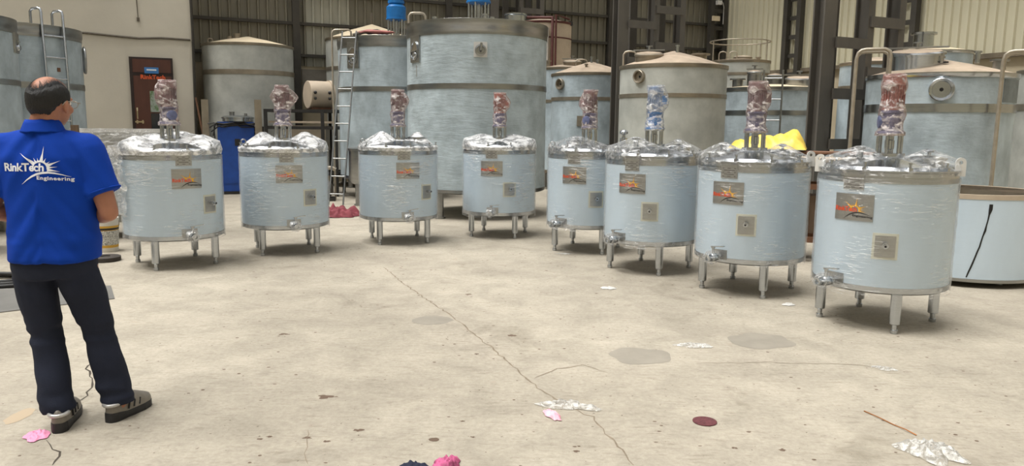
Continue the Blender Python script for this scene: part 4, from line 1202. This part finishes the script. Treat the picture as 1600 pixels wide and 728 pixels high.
# bucket
bk = thing('paint_bucket', 'white paint bucket with a yellow label beside the man', 'bucket', (-4.63, 8.52, 0), rad(28))
MB().lathe([(.115, 0), (.118, .01), (.132, .36), (.130, .38)], 32).build('body', M['bucket_white'], bk, 40)
MB().lathe([(.1185, .03), (.1335, .30)], 32, cap0=False, cap1=False).build('label_band', M['label_yellow'], bk, 40)
MB().lathe([(.1225, .08), (.1315, .245)], 32, cap0=False, cap1=False).build('label_print', M['label_text'], bk, 40)
MB().lathe([(.1318, .252), (.1335, .275)], 32, cap0=False, cap1=False).build('label_strip', M['black_print'], bk, 40)
MB().lathe([(.137, .355), (.137, .385), (.12, .39), (.02, .388)], 32, cap0=False).build('lid', M['bucket_white'], bk, 40)
MB().tube([(.14 * cos(a * pi / 10), -.02 - .03 * sin(a * pi / 10), .34 - .16 * sin(a * pi / 10)) for a in range(11)], .005, 6).build('handle', M['galv'], bk, 60)
dk = MB().lathe([(.145, 0), (.15, .005), (.15, .045), (.14, .05), (.05, .05), (.05, .04)], 36).build('black_disc', mat('black_grinding_disc', (58, 52, 48), .7, var=.15, vscale=12), None, 40, (-4.33, 7.92, 0)); tag(dk, 'thick dark disc lying on the floor beside the man', 'disc')
# welding machine and hoses at the left edge
wm = thing('welding_machine', 'blue welding machine at the left edge behind the man', 'machine', (-6.15, 8.35, 0), rad(30))
MB().box((0, 0, .55), (.5, .7, .80)).build('body', M['blue_dark'], wm)
MB().box((0, 0, 1.0), (.46, .62, .10)).build('top_tray', M['black_paint'], wm)
MB().box((0, -.355, .62), (.42, .012, .4)).build('front_panel', M['black_paint'], wm)
for x in (-.2, .2):
    for y in (-.25, .25): MB().lathe([(.075, -.025), (.075, .025)], 18, (x, y, .075), M=RYm).build('wheel', M['black_rubber'], wm, 40)
wf = thing('wire_feeder', 'black wire feeder on the blue welding machine', 'machine', (-6.02, 8.22, 1.05), rad(30))
MB().box((0, 0, .13), (.3, .44, .26)).build('body', M['black_paint'], wf)
MB().lathe([(.10, -.06), (.10, .06)], 24, (.0, .0, .34), M=RYm).build('spool', M['black_rubber'], wf, 40)
MB().tube([(.15, -.1, .2), (.24, -.14, .24), (.30, -.16, .18), (.36, -.18, .16)], .025, 8).build('torch', M['black_rubber'], wf, 60)
hs = MB()
pth = []
for k in range(60):
    a = k * .33; q = .55 - k * .004
    pth.append((-4.75 + q * cos(a) * 1.0, 6.75 + q * .55 * sin(a), .022 + .012 * (k // 19)))
hs.tube(pth, .02, 8); o = hs.build('hose_coil', M['black_rubber'], None, 60); tag(o, 'black rubber hose coiled on the floor left of the man', 'hose')
o = MB().add([(-4.6, 5.20, .004), (-3.33, 6.19, .004), (-3.62, 6.68, .004), (-5.6, 6.3, .004), (-4.6, 5.20, .010), (-3.33, 6.19, .010), (-3.62, 6.68, .010), (-5.6, 6.3, .010)],
             [(3, 2, 1, 0), (4, 5, 6, 7), (0, 1, 5, 4), (1, 2, 6, 5), (2, 3, 7, 6), (3, 0, 4, 7)]).build('floor_sheet', M['mat_grey'], None); tag(o, 'dark grey metal sheet lying flat behind the man', 'sheet')
o.location.z = -.003
# black skid between the largest tank and the fifth mixing tank
bs = thing('black_skid', 'black steel skid on the floor right of the largest tank', 'skid', (.98, 12.6, 0), .1)
for y in (-.3, .3): MB().box((0, y, .05), (.7, .1, .1)).build('runner', M['black_paint'], bs)
for x in (-.28, .28): MB().box((x, 0, .15), (.08, .7, .1)).build('cross_bar', M['black_paint'], bs)
MB().lathe([(.17, .2), (.17, .62), (.12, .66)], 24).build('tank', M['black_paint'], bs, 40)

# small fittings on the corner column
fl_ = thing('flood_lamp', 'small white lamp high on the corner column', 'lamp', W(-.55, -.48, 5.12), BR)
MB().box((0, 0, 0), (.16, .10, .12)).build('housing', M['white_cap'], fl_); MB().tube([(.08, .04, .02), (.2, .06, .02), (.26, .08, -.1), (.26, .08, -.6)], .012, 6).build('cable', M['white_cap'], fl_, 60)
o = MB().box((0, 0, 0), (.26, .06, .14)).build('notice_plate', M['cream'], None, None, W(-.62, -.46, 4.66), BR); tag(o, 'small pale plate on the corner column', 'plate')
# ================================================================ the man in the blue shirt
man = thing('person', 'person in a blue polo shirt and dark trousers, seen from behind at left', 'person', (-2.20, 3.58, 0), rad(8))
YAW = Matrix.Rotation(rad(-16), 3, 'Z') @ Matrix.Rotation(rad(-7), 3, 'X')
HC = Vector((.03, .005, 1.576))


def hp(p):
    return tuple(YAW @ Vector(p) + HC)


# ---- body: one continuous skin surface
hd = MB()
hd.ball((0, -.008, .015), (.078, .097, .098), 32, 22)
hd.ball((0, .030, -.045), (.062, .066, .068), 24, 16)
hd.ball((0, .062, -.085), (.030, .026, .024), 14, 10)
hd.ball((0, .082, .022), (.055, .016, .014), 14, 8)
hd.limb([(0, .094, .005), (0, .112, -.030)], [.009, .014])
hd.ball((-.013, .100, -.034), .010, 8, 6); hd.ball((.013, .100, -.034), .010, 8, 6)
hd.ball((0, .093, -.062), (.024, .008, .009), 12, 8)
for s in (-1, 1):
    hd.ball((s * .040, .068, -.030), (.024, .022, .022), 12, 8)
    hd.ball((s * .080, .002, -.018), (.011, .021, .034), 12, 10, Matrix.Rotation(s * .35, 3, 'Z'))
    hd.ball((s * .077, .010, -.046), (.008, .010, .012), 10, 6)
bd = MB()
bd.v = [hp(p) for p in hd.v]; bd.f = list(hd.f)
bd.limb([(0, -.025, 1.38), (0, -.018, 1.46), tuple(HC + YAW @ Vector((0, -.015, -.04)))], [.070, .062, .060])
bd.loft([(0, 0, .80, .14, .09), (0, 0, .90, .16, .11), (0, 0, 1.1, .155, .105), (0, 0, 1.28, .17, .105), (0, 0, 1.36, .15, .085), (0, -.01, 1.42, .07, .06)], 24)
SH = {1: [(.165, 0, 1.35), (.235, -.015, 1.17), (.268, -.03, 1.055)], -1: [(-.165, 0, 1.35), (-.235, -.005, 1.17), (-.268, -.015, 1.065)]}
WR = {1: (.105, .215, 1.0), -1: (-.115, .22, 1.0)}
for s in (1, -1):
    a, b, c = SH[s]; w = WR[s]
    m1 = tuple(Vector(c).lerp(Vector(w), .35))
    bd.limb([a, b, c, m1, w], [.058, .050, .043, .044, .028])
    # hand: palm and five curled fingers in front of the belly
    dirv = Vector((-s * .55, .62, -.28)).normalized(); up = Vector((0, 0, 1)); side = dirv.cross(up).normalized(); nrm = side.cross(dirv).normalized()
    wv_ = Vector(w)
    bd.limb([tuple(wv_), tuple(wv_ + dirv * .045)], [.027, .030])
    pc = wv_ + dirv * .06
    bd.ball(tuple(pc), (.040, .040, .022), 16, 10, Matrix((nrm, dirv, side)).transposed())
    inward = -side * s if False else Vector((-s, -.3, 0)).normalized()
    for j, ln in enumerate((.070, .078, .072, .058)):
        b0 = pc + dirv * .032 + nrm * (.028 - .0185 * j)
        b1 = b0 + (dirv * .8 + inward * .5).normalized() * ln * .5
        b2 = b1 + (dirv * .1 + inward * .9).normalized() * ln * .32
        b3 = b2 + (-dirv * .4 + inward * .5).normalized() * ln * .25
        bd.limb([tuple(b0), tuple(b1), tuple(b2), tuple(b3)], [.0098, .0092, .0086, .0078])
    t0 = wv_ + dirv * .025 + nrm * .026
    bd.limb([tuple(t0), tuple(t0 + dirv * .03 + nrm * .02), tuple(t0 + dirv * .055 + nrm * .022 + inward * .012)], [.013, .011, .009])
LEG = {-1: [(-.100, 0, .80), (-.082, .03, .45), (-.010, -.055, .085)], 1: [(.098, 0, .80), (.150, .055, .45), (.232, .045, .085)]}
FOOT = {-1: (Vector((.012, -.135, 0)), Vector((-.035, .175, 0))), 1: (Vector((.200, -.025, 0)), Vector((.305, .215, 0)))}
for s in (-1, 1):
    h, k, a = LEG[s]
    bd.limb([h, k, a], [.088, .056, .038])
    he, to = FOOT[s]
    bd.limb([a, tuple(he.lerp(to, .22) + Vector((0, 0, .05))), tuple(he.lerp(to, .55) + Vector((0, 0, .045))), tuple(he.lerp(to, .82) + Vector((0, 0, .035)))], [.038, .034, .034, .028])
body = ob('body', finish(remesh(bd, .0058, 5, .5), 'body', M['skin']), man)
# eyes and glasses
for s in (-1, 1):
    e = MB().ball((0, 0, 0), .0125, 12, 8).build('eye', mat('eye_white', (225, 220, 214), .3), man, 180, hp((s * .031, .0775, .002)))
    MB().ball((0, 0, 0), (.0062, .0062, .0062), 10, 6).build('iris', mat('dark_iris', (40, 28, 22), .3), e, 180, YAW @ Vector((0, .0085, 0)))
gl = MB()
for s in (-1, 1):
    gl.tube([hp((s * .034 + .025 * cos(a * pi / 9), .108, .0 + .018 * sin(a * pi / 9))) for a in range(18)], .0016, 6, True)
    gl.tube([hp((s * .060, .108, .006)), hp((s * .078, .10, .006)), hp((s * .087, .03, .004)), hp((s * .087, -.012, -.002)), hp((s * .083, -.025, -.02))], .002, 6)
gl.tube([hp((-.009, .110, .004)), hp((0, .113, .007)), hp((.009, .110, .004))], .0016, 6)
g = gl.build('glasses', M['galv'], man, 60)
for s in (-1, 1):
    MB().add([hp((s * .034 + .024 * cos(a * pi / 9), .108, .017 * sin(a * pi / 9))) for a in range(18)], [tuple(range(18))]).build('lens', M['lens'], g)
# hair round the back and the sides, bald crown
vs_ = []; fs_ = []; NA, NZ = 120, 46
C0 = Vector((0, -.008, .015)); ids = {}
keep = {}
for j in range(NZ):
    for i in range(NA):
        ph = -pi * .5 + (i / (NA - 1) - .5) * 2 * 2.05          # around the back, centre at -y
        off = abs(ph + pi / 2)                                   # 0 at the back, 2.05 at the temples
        ztop = .024 + .050 * min(1, off / 1.1) + .012 * noise.noise(Vector((ph * 5, 0, 2))) + .007 * noise.noise(Vector((ph * 24, 0, 8)))
        zbot = -.085 + .055 * max(0, min(1, (off - .85) / .5)) + .006 * noise.noise(Vector((ph * 9, 3, 0)))
        if off > 1.75: ztop -= (off - 1.75) * .12; zbot += (off - 1.75) * .04
        f = j / (NZ - 1); z = zbot + (ztop - zbot) * f
        zz = max(-.097, min(.097, z))
        q = math.sqrt(max(0.0, 1 - (zz / .098) ** 2)) if zz > 0 else math.sqrt(max(0.12, 1 - (zz * .72 / .098) ** 2))
        infl = .010 * min(1, 4 * (1 - f), .25 + 5 * f) * min(1, (2.05 - off) * 5 + .1) + .0015 * noise.noise(Vector((ph * 30, z * 60, 1))) + .0004
        d = Vector((cos(ph) * (.078 * q + infl), sin(ph) * (.097 * q + infl), z))
        vs_.append(hp(C0 + d))
for j in range(NZ - 1):
    for i in range(NA - 1): fs_.append((j * NA + i, j * NA + i + 1, (j + 1) * NA + i + 1, (j + 1) * NA + i))
MB().add(vs_, fs_).build('hair', M['hair'], man, 180)

# sparse strands fading out over the bald crown
hs_ = MB(); r_ = random.Random(5)
for k in range(300):
    ph = -pi / 2 + r_.uniform(-1.75, 1.75); off = abs(ph + pi / 2)
    z = .010 + .048 * min(1, off / 1.1) + r_.uniform(-.005, .012)
    dz = r_.uniform(.010, .034) / 4; dph = r_.uniform(-.10, .10)
    pts_ = []
    for q in range(5):
        zz = min(.094, z + dz * q); rr = math.sqrt(max(.02, 1 - (zz / .098) ** 2)); a = ph + dph * q
        ex = .0045 * (1 - q / 5) + .0012
        pts_.append(Vector((cos(a) * (.078 * rr + ex), sin(a) * (.097 * rr + ex), zz + ex * .5)))
    o = len(hs_.v); vs_ = []
    for q, p in enumerate(pts_):
        w = .0009 * (1 - q / 5.5); t_ = Vector((-sin(ph), cos(ph), 0))
        vs_ += [hp(C0 + p - t_ * w), hp(C0 + p + t_ * w)]
    hs_.add(vs_, [(2 * q, 2 * q + 1, 2 * q + 3, 2 * q + 2) for q in range(4)])
hso = hs_.build('hair_strands', M['hair'], man); hso['kind'] = 'stuff'


def folds(me, fn):
    me.calc_loop_triangles() if False else None
    ns = [v.normal.copy() for v in me.vertices]
    for v, n_ in zip(me.vertices, ns): v.co += n_ * fn(v.co, n_)
    me.update()


# ---- polo shirt
sb = MB()
sb.loft([(.006, 0, .826, .200, .150), (.006, 0, .86, .200, .151), (.006, 0, .94, .196, .147), (.008, 0, 1.03, .193, .143), (.008, 0, 1.14, .198, .142), (.004, -.004, 1.24, .208, .140),
         (0, -.006, 1.32, .206, .130), (0, -.008, 1.38, .172, .108), (0, -.012, 1.425, .112, .088), (0, -.016, 1.45, .075, .075)], 40, 2.35)
for s in (1, -1):
    a, b, c = [Vector(p) for p in SH[s]]
    sb.limb([tuple(a + Vector((-s * .05, -.005, .012))), tuple(a + Vector((s * .005, 0, .0)))], [.082, .082])
    e = b.lerp(c, .22)
    sb.tube([tuple(a.lerp(e, t / 6) + Vector((s * .006, 0, 0))) for t in range(7)], [.084, .084, .083, .082, .081, .081, .081], 24)
sme = remesh(sb, .0085, 7, .55)


def shirt_fold(p, n_):
    side = 1 if p.x > 0 else -1
    f = .0
    # drag lines from the armpits down towards the small of the back, and slack rolls above the hem
    u_ = p.z * 1.0 + abs(p.x) * 1.5
    back = max(0, -n_.y) + .35
    f += .0085 * noise.noise(Vector((p.x * 3, p.y * 3 + side, u_ * 14))) * back
    f += .0075 * noise.noise(Vector((p.x * 11 + 4, p.y * 5, p.z * 3.2)))
    low = max(0, min(1, (1.08 - p.z) / .2)) * max(0, min(1, (p.z - .845) / .06))
    f += .010 * low * noise.noise(Vector((p.x * 4 + p.z * 5, 2 + p.y * 4, p.z * 24)))
    return f


folds(sme, shirt_fold)
shirt = ob('polo_shirt', finish(sme, 'polo_shirt', M['shirt']), man)
cm = MB(); vs_ = []; fs_ = []; n = 48
prof = [(.064, 1.425), (.064, 1.485), (.069, 1.492), (.078, 1.474), (.092, 1.440), (.094, 1.434), (.088, 1.434)]
for r, z in prof:
    for k in range(n):
        a = 2 * pi * k / n
        drop = .022 * max(0, sin(a)) ** 1.5
        vs_.append((r * 1.02 * cos(a), -.018 + r * sin(a) * (1.0), z - drop + (.004 * noise.noise(Vector((cos(a) * 4, sin(a) * 4, z * 20))))))
for i in range(len(prof) - 1):
    for k in range(n): fs_.append((i * n + k, i * n + (k + 1) % n, (i + 1) * n + (k + 1) % n, (i + 1) * n + k))
cm.add(vs_, fs_).build('collar', M['shirt'], shirt, 180)
for s in (1, -1):
    a, b, c = [Vector(p) for p in SH[s]]; e = b.lerp(c, .22)
    d = (e - a).normalized(); x_ = d.orthogonal().normalized(); y_ = d.cross(x_)
    cpt = e + Vector((s * .006, 0, 0))
    MB().tube([tuple(cpt - d * .012 + (x_ * cos(k * pi / 12) + y_ * sin(k * pi / 12)) * .079) for k in range(24)], .0042, 6, True).build('sleeve_hem', M['shirt'], shirt, 180)
bv = BVHTree.FromPolygons([v.co.copy() for v in sme.vertices], [tuple(p.vertices) for p in sme.polygons])
for k, (v_, f_) in logo_parts(.292).items():
    bm = bmesh.new()
    bvs = [bm.verts.new((x, y, 0)) for x, y, z in v_]
    for f in f_:
        try: bm.faces.new([bvs[i] for i in f])
        except ValueError: pass
    bmesh.ops.triangulate(bm, faces=bm.faces[:])
    for _ in range(3):
        long_e = [e for e in bm.edges if e.calc_length() > .010]
        if long_e:
            bmesh.ops.subdivide_edges(bm, edges=long_e, cuts=1); bmesh.ops.triangulate(bm, faces=bm.faces[:])
    for v in bm.verts:
        x, z = v.co.x + .012, v.co.y + 1.285
        hit = bv.ray_cast(Vector((x, -1, z)), Vector((0, 1, 0)))
        yy = hit[0].y if hit[0] else -.14
        v.co = Vector((x, yy - .0028, z))
    me = bpy.data.meshes.new('logo_' + k); bm.to_mesh(me); bm.free(); me.materials.append(M['white_print'])
    ob('logo_' + k, me, shirt)
# ---- trousers
tbm = MB()
tbm.loft([(-.005, 0, .745, .178, .125), (-.005, 0, .79, .188, .135), (-.003, 0, .86, .185, .133), (0, 0, .94, .175, .125)], 36, 2.3)
for s in (-1, 1):
    h, k, a = [Vector(p) for p in LEG[s]]
    low = a + Vector((0, 0, -.012))
    tbm.limb([tuple(h + Vector((0, 0, -.06))), tuple(h.lerp(k, .5))], [.098, .090])
    pth = [h.lerp(k, .5), h.lerp(k, .8), k, k.lerp(a, .3), k.lerp(a, .6), k.lerp(a, .8), k.lerp(a, .93), low]
    tbm.tube([tuple(p) for p in pth], [.090, .079, .072, .073, .074, .076, .080, .078], 24)
tme = remesh(tbm, .0085, 6, .55)


def tr_fold(p, n_):
    f = .009 * noise.noise(Vector((p.x * 5, p.y * 5, p.z * 9))) + .007 * noise.noise(Vector((p.x * 12, p.y * 12, p.z * 5 + 3)))
    low = max(0, min(1, (.30 - p.z) / .2))
    f += low * .014 * noise.noise(Vector((p.x * 6 + 2, p.y * 6, p.z * 26)))
    kn = max(0, 1 - abs(p.z - .46) / .12)
    f += kn * .010 * noise.noise(Vector((p.x * 6, p.y * 7, p.z * 30)))
    return f


folds(tme, tr_fold)
ob('trousers', finish(tme, 'trousers', M['trousers']), man)
# ---- shoes
def shoe(s):
    he, to = FOOT[s]; L = (to - he).length + .02
    ang = atan2(-(to - he).x, (to - he).y)
    outl = [(0, .010), (.004, .020), (.013, .029), (.03, .036), (.10, .038), (.17, .044), (.22, .046), (.27, .038), (.30, .022), (.312, .004)]
    top = [.080, .086, .090, .094, .100, .098, .080, .060, .046, .026]
    up = MB(); vs_ = []; fs_ = []; n = 16
    for (y, w), h in zip(outl, top):
        y *= L / .312
        for k in range(n):
            a = pi * k / (n - 1)
            vs_.append((w * .98 * cos(a) * (1 if sin(a) < .6 else .92), y, .022 + (h - .0) * sin(a) ** .75))
    m_ = len(outl)
    for i in range(m_ - 1):
        for k in range(n - 1): fs_.append((i * n + k, (i + 1) * n + k, (i + 1) * n + k + 1, i * n + k + 1))
    fs_.append(tuple(range(n))); fs_.append(tuple((m_ - 1) * n + k for k in reversed(range(n))))
    o = up.add(vs_, fs_).build('shoe', M['shoe_grey'], man, 60, tuple(he), ang)
    so = MB(); vs_ = []
    for z, g_ in ((0, 1.03), (.012, 1.06), (.030, 1.04), (.036, 1.0)):
        ring = [(w * g_, y * L / .312 + (-.004 if i < 2 else 0)) for i, (y, w) in enumerate(outl)] + [(-w * g_, y * L / .312 + (-.004 if i < 2 else 0)) for i, (y, w) in reversed(list(enumerate(outl)))]
        vs_ += [(x, y, z * (1.35 if y < .09 else 1.0)) for x, y in ring]
    n2 = 2 * m_; fs_ = []
    for i in range(3):
        for k in range(n2): fs_.append((i * n2 + k, i * n2 + (k + 1) % n2, (i + 1) * n2 + (k + 1) % n2, (i + 1) * n2 + k))
    fs_.append(tuple(reversed(range(n2)))); fs_.append(tuple(3 * n2 + k for k in range(n2)))
    so.add(vs_, fs_).build('sole', M['shoe_sole'], o)
    tp = [(.041 * cos(a), .036 + .042 * sin(a), .092 + .004 * sin(a)) for a in [pi + pi * k / 16 for k in range(17)]]
    MB().tube([tuple((x * 1.0, y, z)) for x, y, z in tp], .010, 8).build('heel_trim', M['shoe_silver'], o, 180)
    for j in range(3):
        for q in (-1, 1):
            y0 = (.10 + j * .04) * L / .312
            MB().tube([(q * .043, y0, .045), (q * .038, y0 + .012, .075), (q * .022, y0 + .022, .098 - j * .014)], .0045, 6).build('side_strap', M['shoe_sole'], o, 60)
    for j in range(3):
        y0 = (.135 + j * .028) * L / .312
        MB().tube([(-.024, y0, .100 - j * .012), (0, y0, .113 - j * .013), (.024, y0, .100 - j * .012)], .0035, 6).build('lace', M['shoe_sole'], o, 60)


shoe(-1); shoe(1)

# ================================================================ litter and marks on the floor
def crumple(name, label, cat, loc, sx, sy, h, m, seed, rz=0, n=26, ragged=.35, smooth=180):
    vs_ = []; fs_ = []
    for j in range(n):
        for i in range(n):
            u_, v_ = -1 + 2 * i / (n - 1), -1 + 2 * j / (n - 1)
            # square to disc, ragged outline
            x = u_ * math.sqrt(1 - v_ * v_ / 2); y = v_ * math.sqrt(1 - u_ * u_ / 2)
            a = atan2(y, x); q = 1 + ragged * noise.noise(Vector((cos(a) * 1.7, sin(a) * 1.7, seed * 3.1)))
            d = min(1, hypot(x, y))
            z = .004 + (1 - d ** 3) * h * (.45 + .75 * abs(noise.noise(Vector((x * 2.4 + seed, y * 2.4, seed)))) + .5 * noise.noise(Vector((x * 5, y * 5, seed + 4)))) + .1 * h * abs(noise.noise(Vector((x * 6, y * 6, seed))))
            vs_.append((x * q * sx, y * q * sy, max(.002, z)))
    for j in range(n - 1):
        for i in range(n - 1): fs_.append((j * n + i, j * n + i + 1, (j + 1) * n + i + 1, (j + 1) * n + i))
    o = MB().add(vs_, fs_).build(name, m, None, smooth, loc, rz)
    return tag(o, label, cat)


def F(px, py):
    return FL[(px, py)]


# floor places (metres), named by where each mark sits in the photograph
FL = {}
FL.update({(30, 650): (-2.492, 3.657), (57, 682): (-2.250, 3.410), (76, 686): (-2.176, 3.383), (82, 727): (-1.994, 3.111), (86, 702): (-2.079, 3.272), (92, 712): (-2.022, 3.206), (116, 632): (-2.307, 3.821), (135, 618): (-2.317, 3.953), (136, 576): (-2.563, 4.401), (145, 600): (-2.382, 4.135), (150, 560): (-2.618, 4.600), (405, 686): (-1.191, 3.409), (421, 682): (-1.152, 3.439), (445, 522): (-1.604, 5.195), (478, 727): (-0.895, 3.138), (480, 684): (-0.968, 3.429), (480, 700): (-0.937, 3.315), (481, 672): (-0.989, 3.520), (508, 620): (-1.017, 3.973), (510, 690): (-0.866, 3.388), (530, 338): (-2.750, 11.915), (560, 672): (-0.743, 3.527), (600, 418): (-1.325, 7.703), (603, 345): (-1.926, 11.431), (640, 450): (-0.928, 6.740), (652, 727): (-0.407, 3.150), (675, 500): (-0.605, 5.624), (678, 687): (-0.362, 3.423), (700, 490): (-0.500, 5.825), (700, 724): (-0.273, 3.172), (722, 658): (-0.243, 3.653), (732, 460): (-0.378, 6.508), (739, 683): (-0.177, 3.458), (745, 525): (-0.242, 5.200), (745, 553): (-0.222, 4.780), (795, 565): (-0.011, 4.627), (800, 524): (0.008, 5.226), (830, 597): (0.122, 4.248), (832, 592): (0.131, 4.305), (863, 650): (0.219, 3.734), (868, 624): (0.249, 3.973), (868, 637): (0.242, 3.850), (870, 576): (0.286, 4.498), (880, 397): (0.597, 8.637), (900, 705): (0.307, 3.313), (905, 640): (0.366, 3.827), (910, 571): (0.450, 4.566), (925, 652): (0.424, 3.723), (950, 582): (0.595, 4.436), (951, 451): (0.895, 6.806), (958, 690): (0.494, 3.424), (990, 727): (0.552, 3.173), (1000, 556): (0.847, 4.778), (1083, 541): (1.249, 5.008), (1088, 568): (1.180, 4.630), (1101, 659): (0.995, 3.680), (1148, 700): (1.057, 3.367), (1170, 675): (1.182, 3.556), (1188, 533): (1.755, 5.150), (1190, 566): (1.608, 4.671), (1222, 703): (1.274, 3.351), (1232, 477): (2.343, 6.231), (1300, 569): (2.049, 4.647), (1350, 643): (1.884, 3.844), (1372, 573): (2.323, 4.606), (1384, 577): (2.348, 4.556), (1395, 664): (1.948, 3.665), (1432, 681): (1.998, 3.531), (1455, 707): (1.966, 3.341)})
p = F(57, 682); crumple('pink_paper', 'bright pink paper scrap by the left shoe heel of the man', 'paper', (*p, 0), .050, .075, .02, M['pink'], 3, .5)
p = F(868, 637); q = F(905, 640)
crumple('plastic_scrap', 'crumpled strip of clear plastic lying on the floor crack', 'plastic', ((p[0] + q[0]) / 2, (p[1] + q[1]) / 2 + .03, 0), .155, .055, .035, M['scrap'], 5, rad(-18), 30, .7)
p = F(863, 650); crumple('pink_paper', 'pale pink paper twist beside the clear plastic strip', 'paper', (*p, 0), .03, .075, .03, M['pink_pale'], 8, rad(25), 20, .5)
p = F(1455, 707); crumple('plastic_scrap', 'crumpled clear plastic at the end of the copper wire', 'plastic', (*p, 0), .10, .13, .06, M['scrap'], 11, .3, 32, .8)
p = F(1083, 541); crumple('plastic_scrap', 'small clear plastic strip left of the floor stain', 'plastic', (*p, 0), .14, .05, .02, M['scrap'], 13, -.1, 24, .6)
p = F(1384, 577); crumple('plastic_scrap', 'tiny clear plastic scrap on the open floor at right', 'plastic', (*p, 0), .07, .035, .012, M['scrap'], 17, -.5, 20, .6)
p = F(951, 451); crumple('plastic_scrap', 'small white plastic scrap near the blue-motor tank', 'plastic', (*p, 0), .07, .045, .02, M['white_cap'], 19, 0, 18, .5)
p = F(1232, 477); crumple('plastic_scrap', 'small white plastic scrap between the two nearest tanks', 'plastic', (*p, 0), .05, .03, .02, M['white_cap'], 23, 0, 16, .5)
p = F(880, 397); crumple('plastic_scrap', 'flat clear plastic scrap at the foot of the fifth tank', 'plastic', (*p, 0), .09, .04, .012, M['scrap'], 29, 0, 18, .5)
p = F(652, 727); crumple('navy_cloth', 'dark navy cloth at the bottom edge beside magenta cloth', 'cloth', (p[0] - .01, p[1] - .035, 0), .065, .05, .03, M['navy_cloth'], 31, 0, 20, .3)
p = F(700, 724); crumple('magenta_cloth', 'magenta cloth scrap at the bottom edge of the floor', 'cloth', (p[0], p[1] - .02, 0), .06, .055, .045, M['magenta'], 37, .4, 22, .5)
p = F(530, 338); crumple('red_cloth', 'crumpled dusty red cloth between the second and third tanks', 'cloth', (p[0], p[1], 0), .30, .22, .20, M['red_cloth'], 41, .2, 34, .5)
p = F(1101, 659); o = MB().lathe([(.060, 0), (.061, .001), (.061, .004), (.059, .005), (.006, .005)], 40, cap1=True).build('sanding_disc', M['maroon_disc'], None, 40, (*p, .001)); tag(o, 'round maroon sanding disc lying on the floor', 'disc')
a_, b_, c_ = F(1350, 643), F(1395, 664), F(1432, 681)
o = MB().tube([(*a_, .004), ((a_[0] + b_[0]) / 2, (a_[1] + b_[1]) / 2 - .01, .008), (*b_, .004), ((c_[0] + b_[0]) / 2, (c_[1] + b_[1]) / 2 - .012, .01), (*c_, .004)], .0026, 6).build('copper_wire', M['copper'], None, 60); tag(o, 'thin bent copper wire lying on the floor', 'wire')
p = F(603, 345); o = spot('yellow_mark', p, .09, .03, mat('yellow_floor_paint', (220, 190, 80), .8), 3)


def path(*pp): return [F(*q) for q in pp]


strip('crack', path((600, 418), (640, 450), (700, 490), (745, 525), (795, 565), (830, 597), (868, 624), (925, 652), (958, 690), (990, 727)), .011, M['crack'], 1)
strip('crack', path((832, 592), (870, 576), (910, 571), (950, 582)), .010, M['crack'], 2)
strip('crack', path((150, 560), (136, 576), (145, 600), (135, 618), (116, 632)), .010, M['crack_dark'], 3)
strip('crack', path((76, 686), (86, 702), (92, 712), (82, 727)), .008, M['crack_dark'], 4)
strip('crack', path((1088, 568), (1190, 566), (1300, 569), (1372, 573)), .007, M['crack'], 5)
strip('crack', path((478, 727), (480, 700), (481, 672)), .004, M['crack'], 6)
spot('stain', F(675, 500), .16, .13, M['stain'], 2)
spot('stain', F(1188, 533), .22, .20, M['stain'], 5)
spot('stain', F(1000, 556), .20, .18, M['stain'], 7)
spot('stain', F(30, 650), .05, .10, mat('tan_stain', (178, 160, 136), .8), 9)
spot('mark', F(678, 687), .026, .022, M['mark_dark'], 11)
for q, rx in (((800, 524), .03), ((732, 460), .025), ((445, 522), .03), ((405, 686), .012), ((421, 682), .014), ((480, 684), .02), ((510, 690), .016), ((560, 672), .02), ((722, 658), .012), ((739, 683), .010), ((1222, 703), .018), ((1148, 700), .016), ((1170, 675), .012), ((900, 705), .014), ((745, 553), .016), ((508, 620), .04)):
    spot('mark', F(*q), rx, rx * .7, M['mark_dark'], int(q[0]), rough=.9)
r_ = random.Random(12)
sp = MB()
for k in range(420):
    x, y = r_.uniform(-2.6, 3.4), r_.uniform(2.6, 9.0)
    rr = r_.uniform(.0025, .008) * (1 + .12 * y); o = len(sp.v)
    e = r_.uniform(.4, .9)
    sp.add([(x + rr * cos(a) * r_.uniform(.7, 1.2), y + rr * e * sin(a), .0009) for a in [k2 * pi / 4 for k2 in range(8)]], [tuple(range(8))])
spo = sp.build('grit', M['mark_dark'], floor); spo['kind'] = 'stuff'
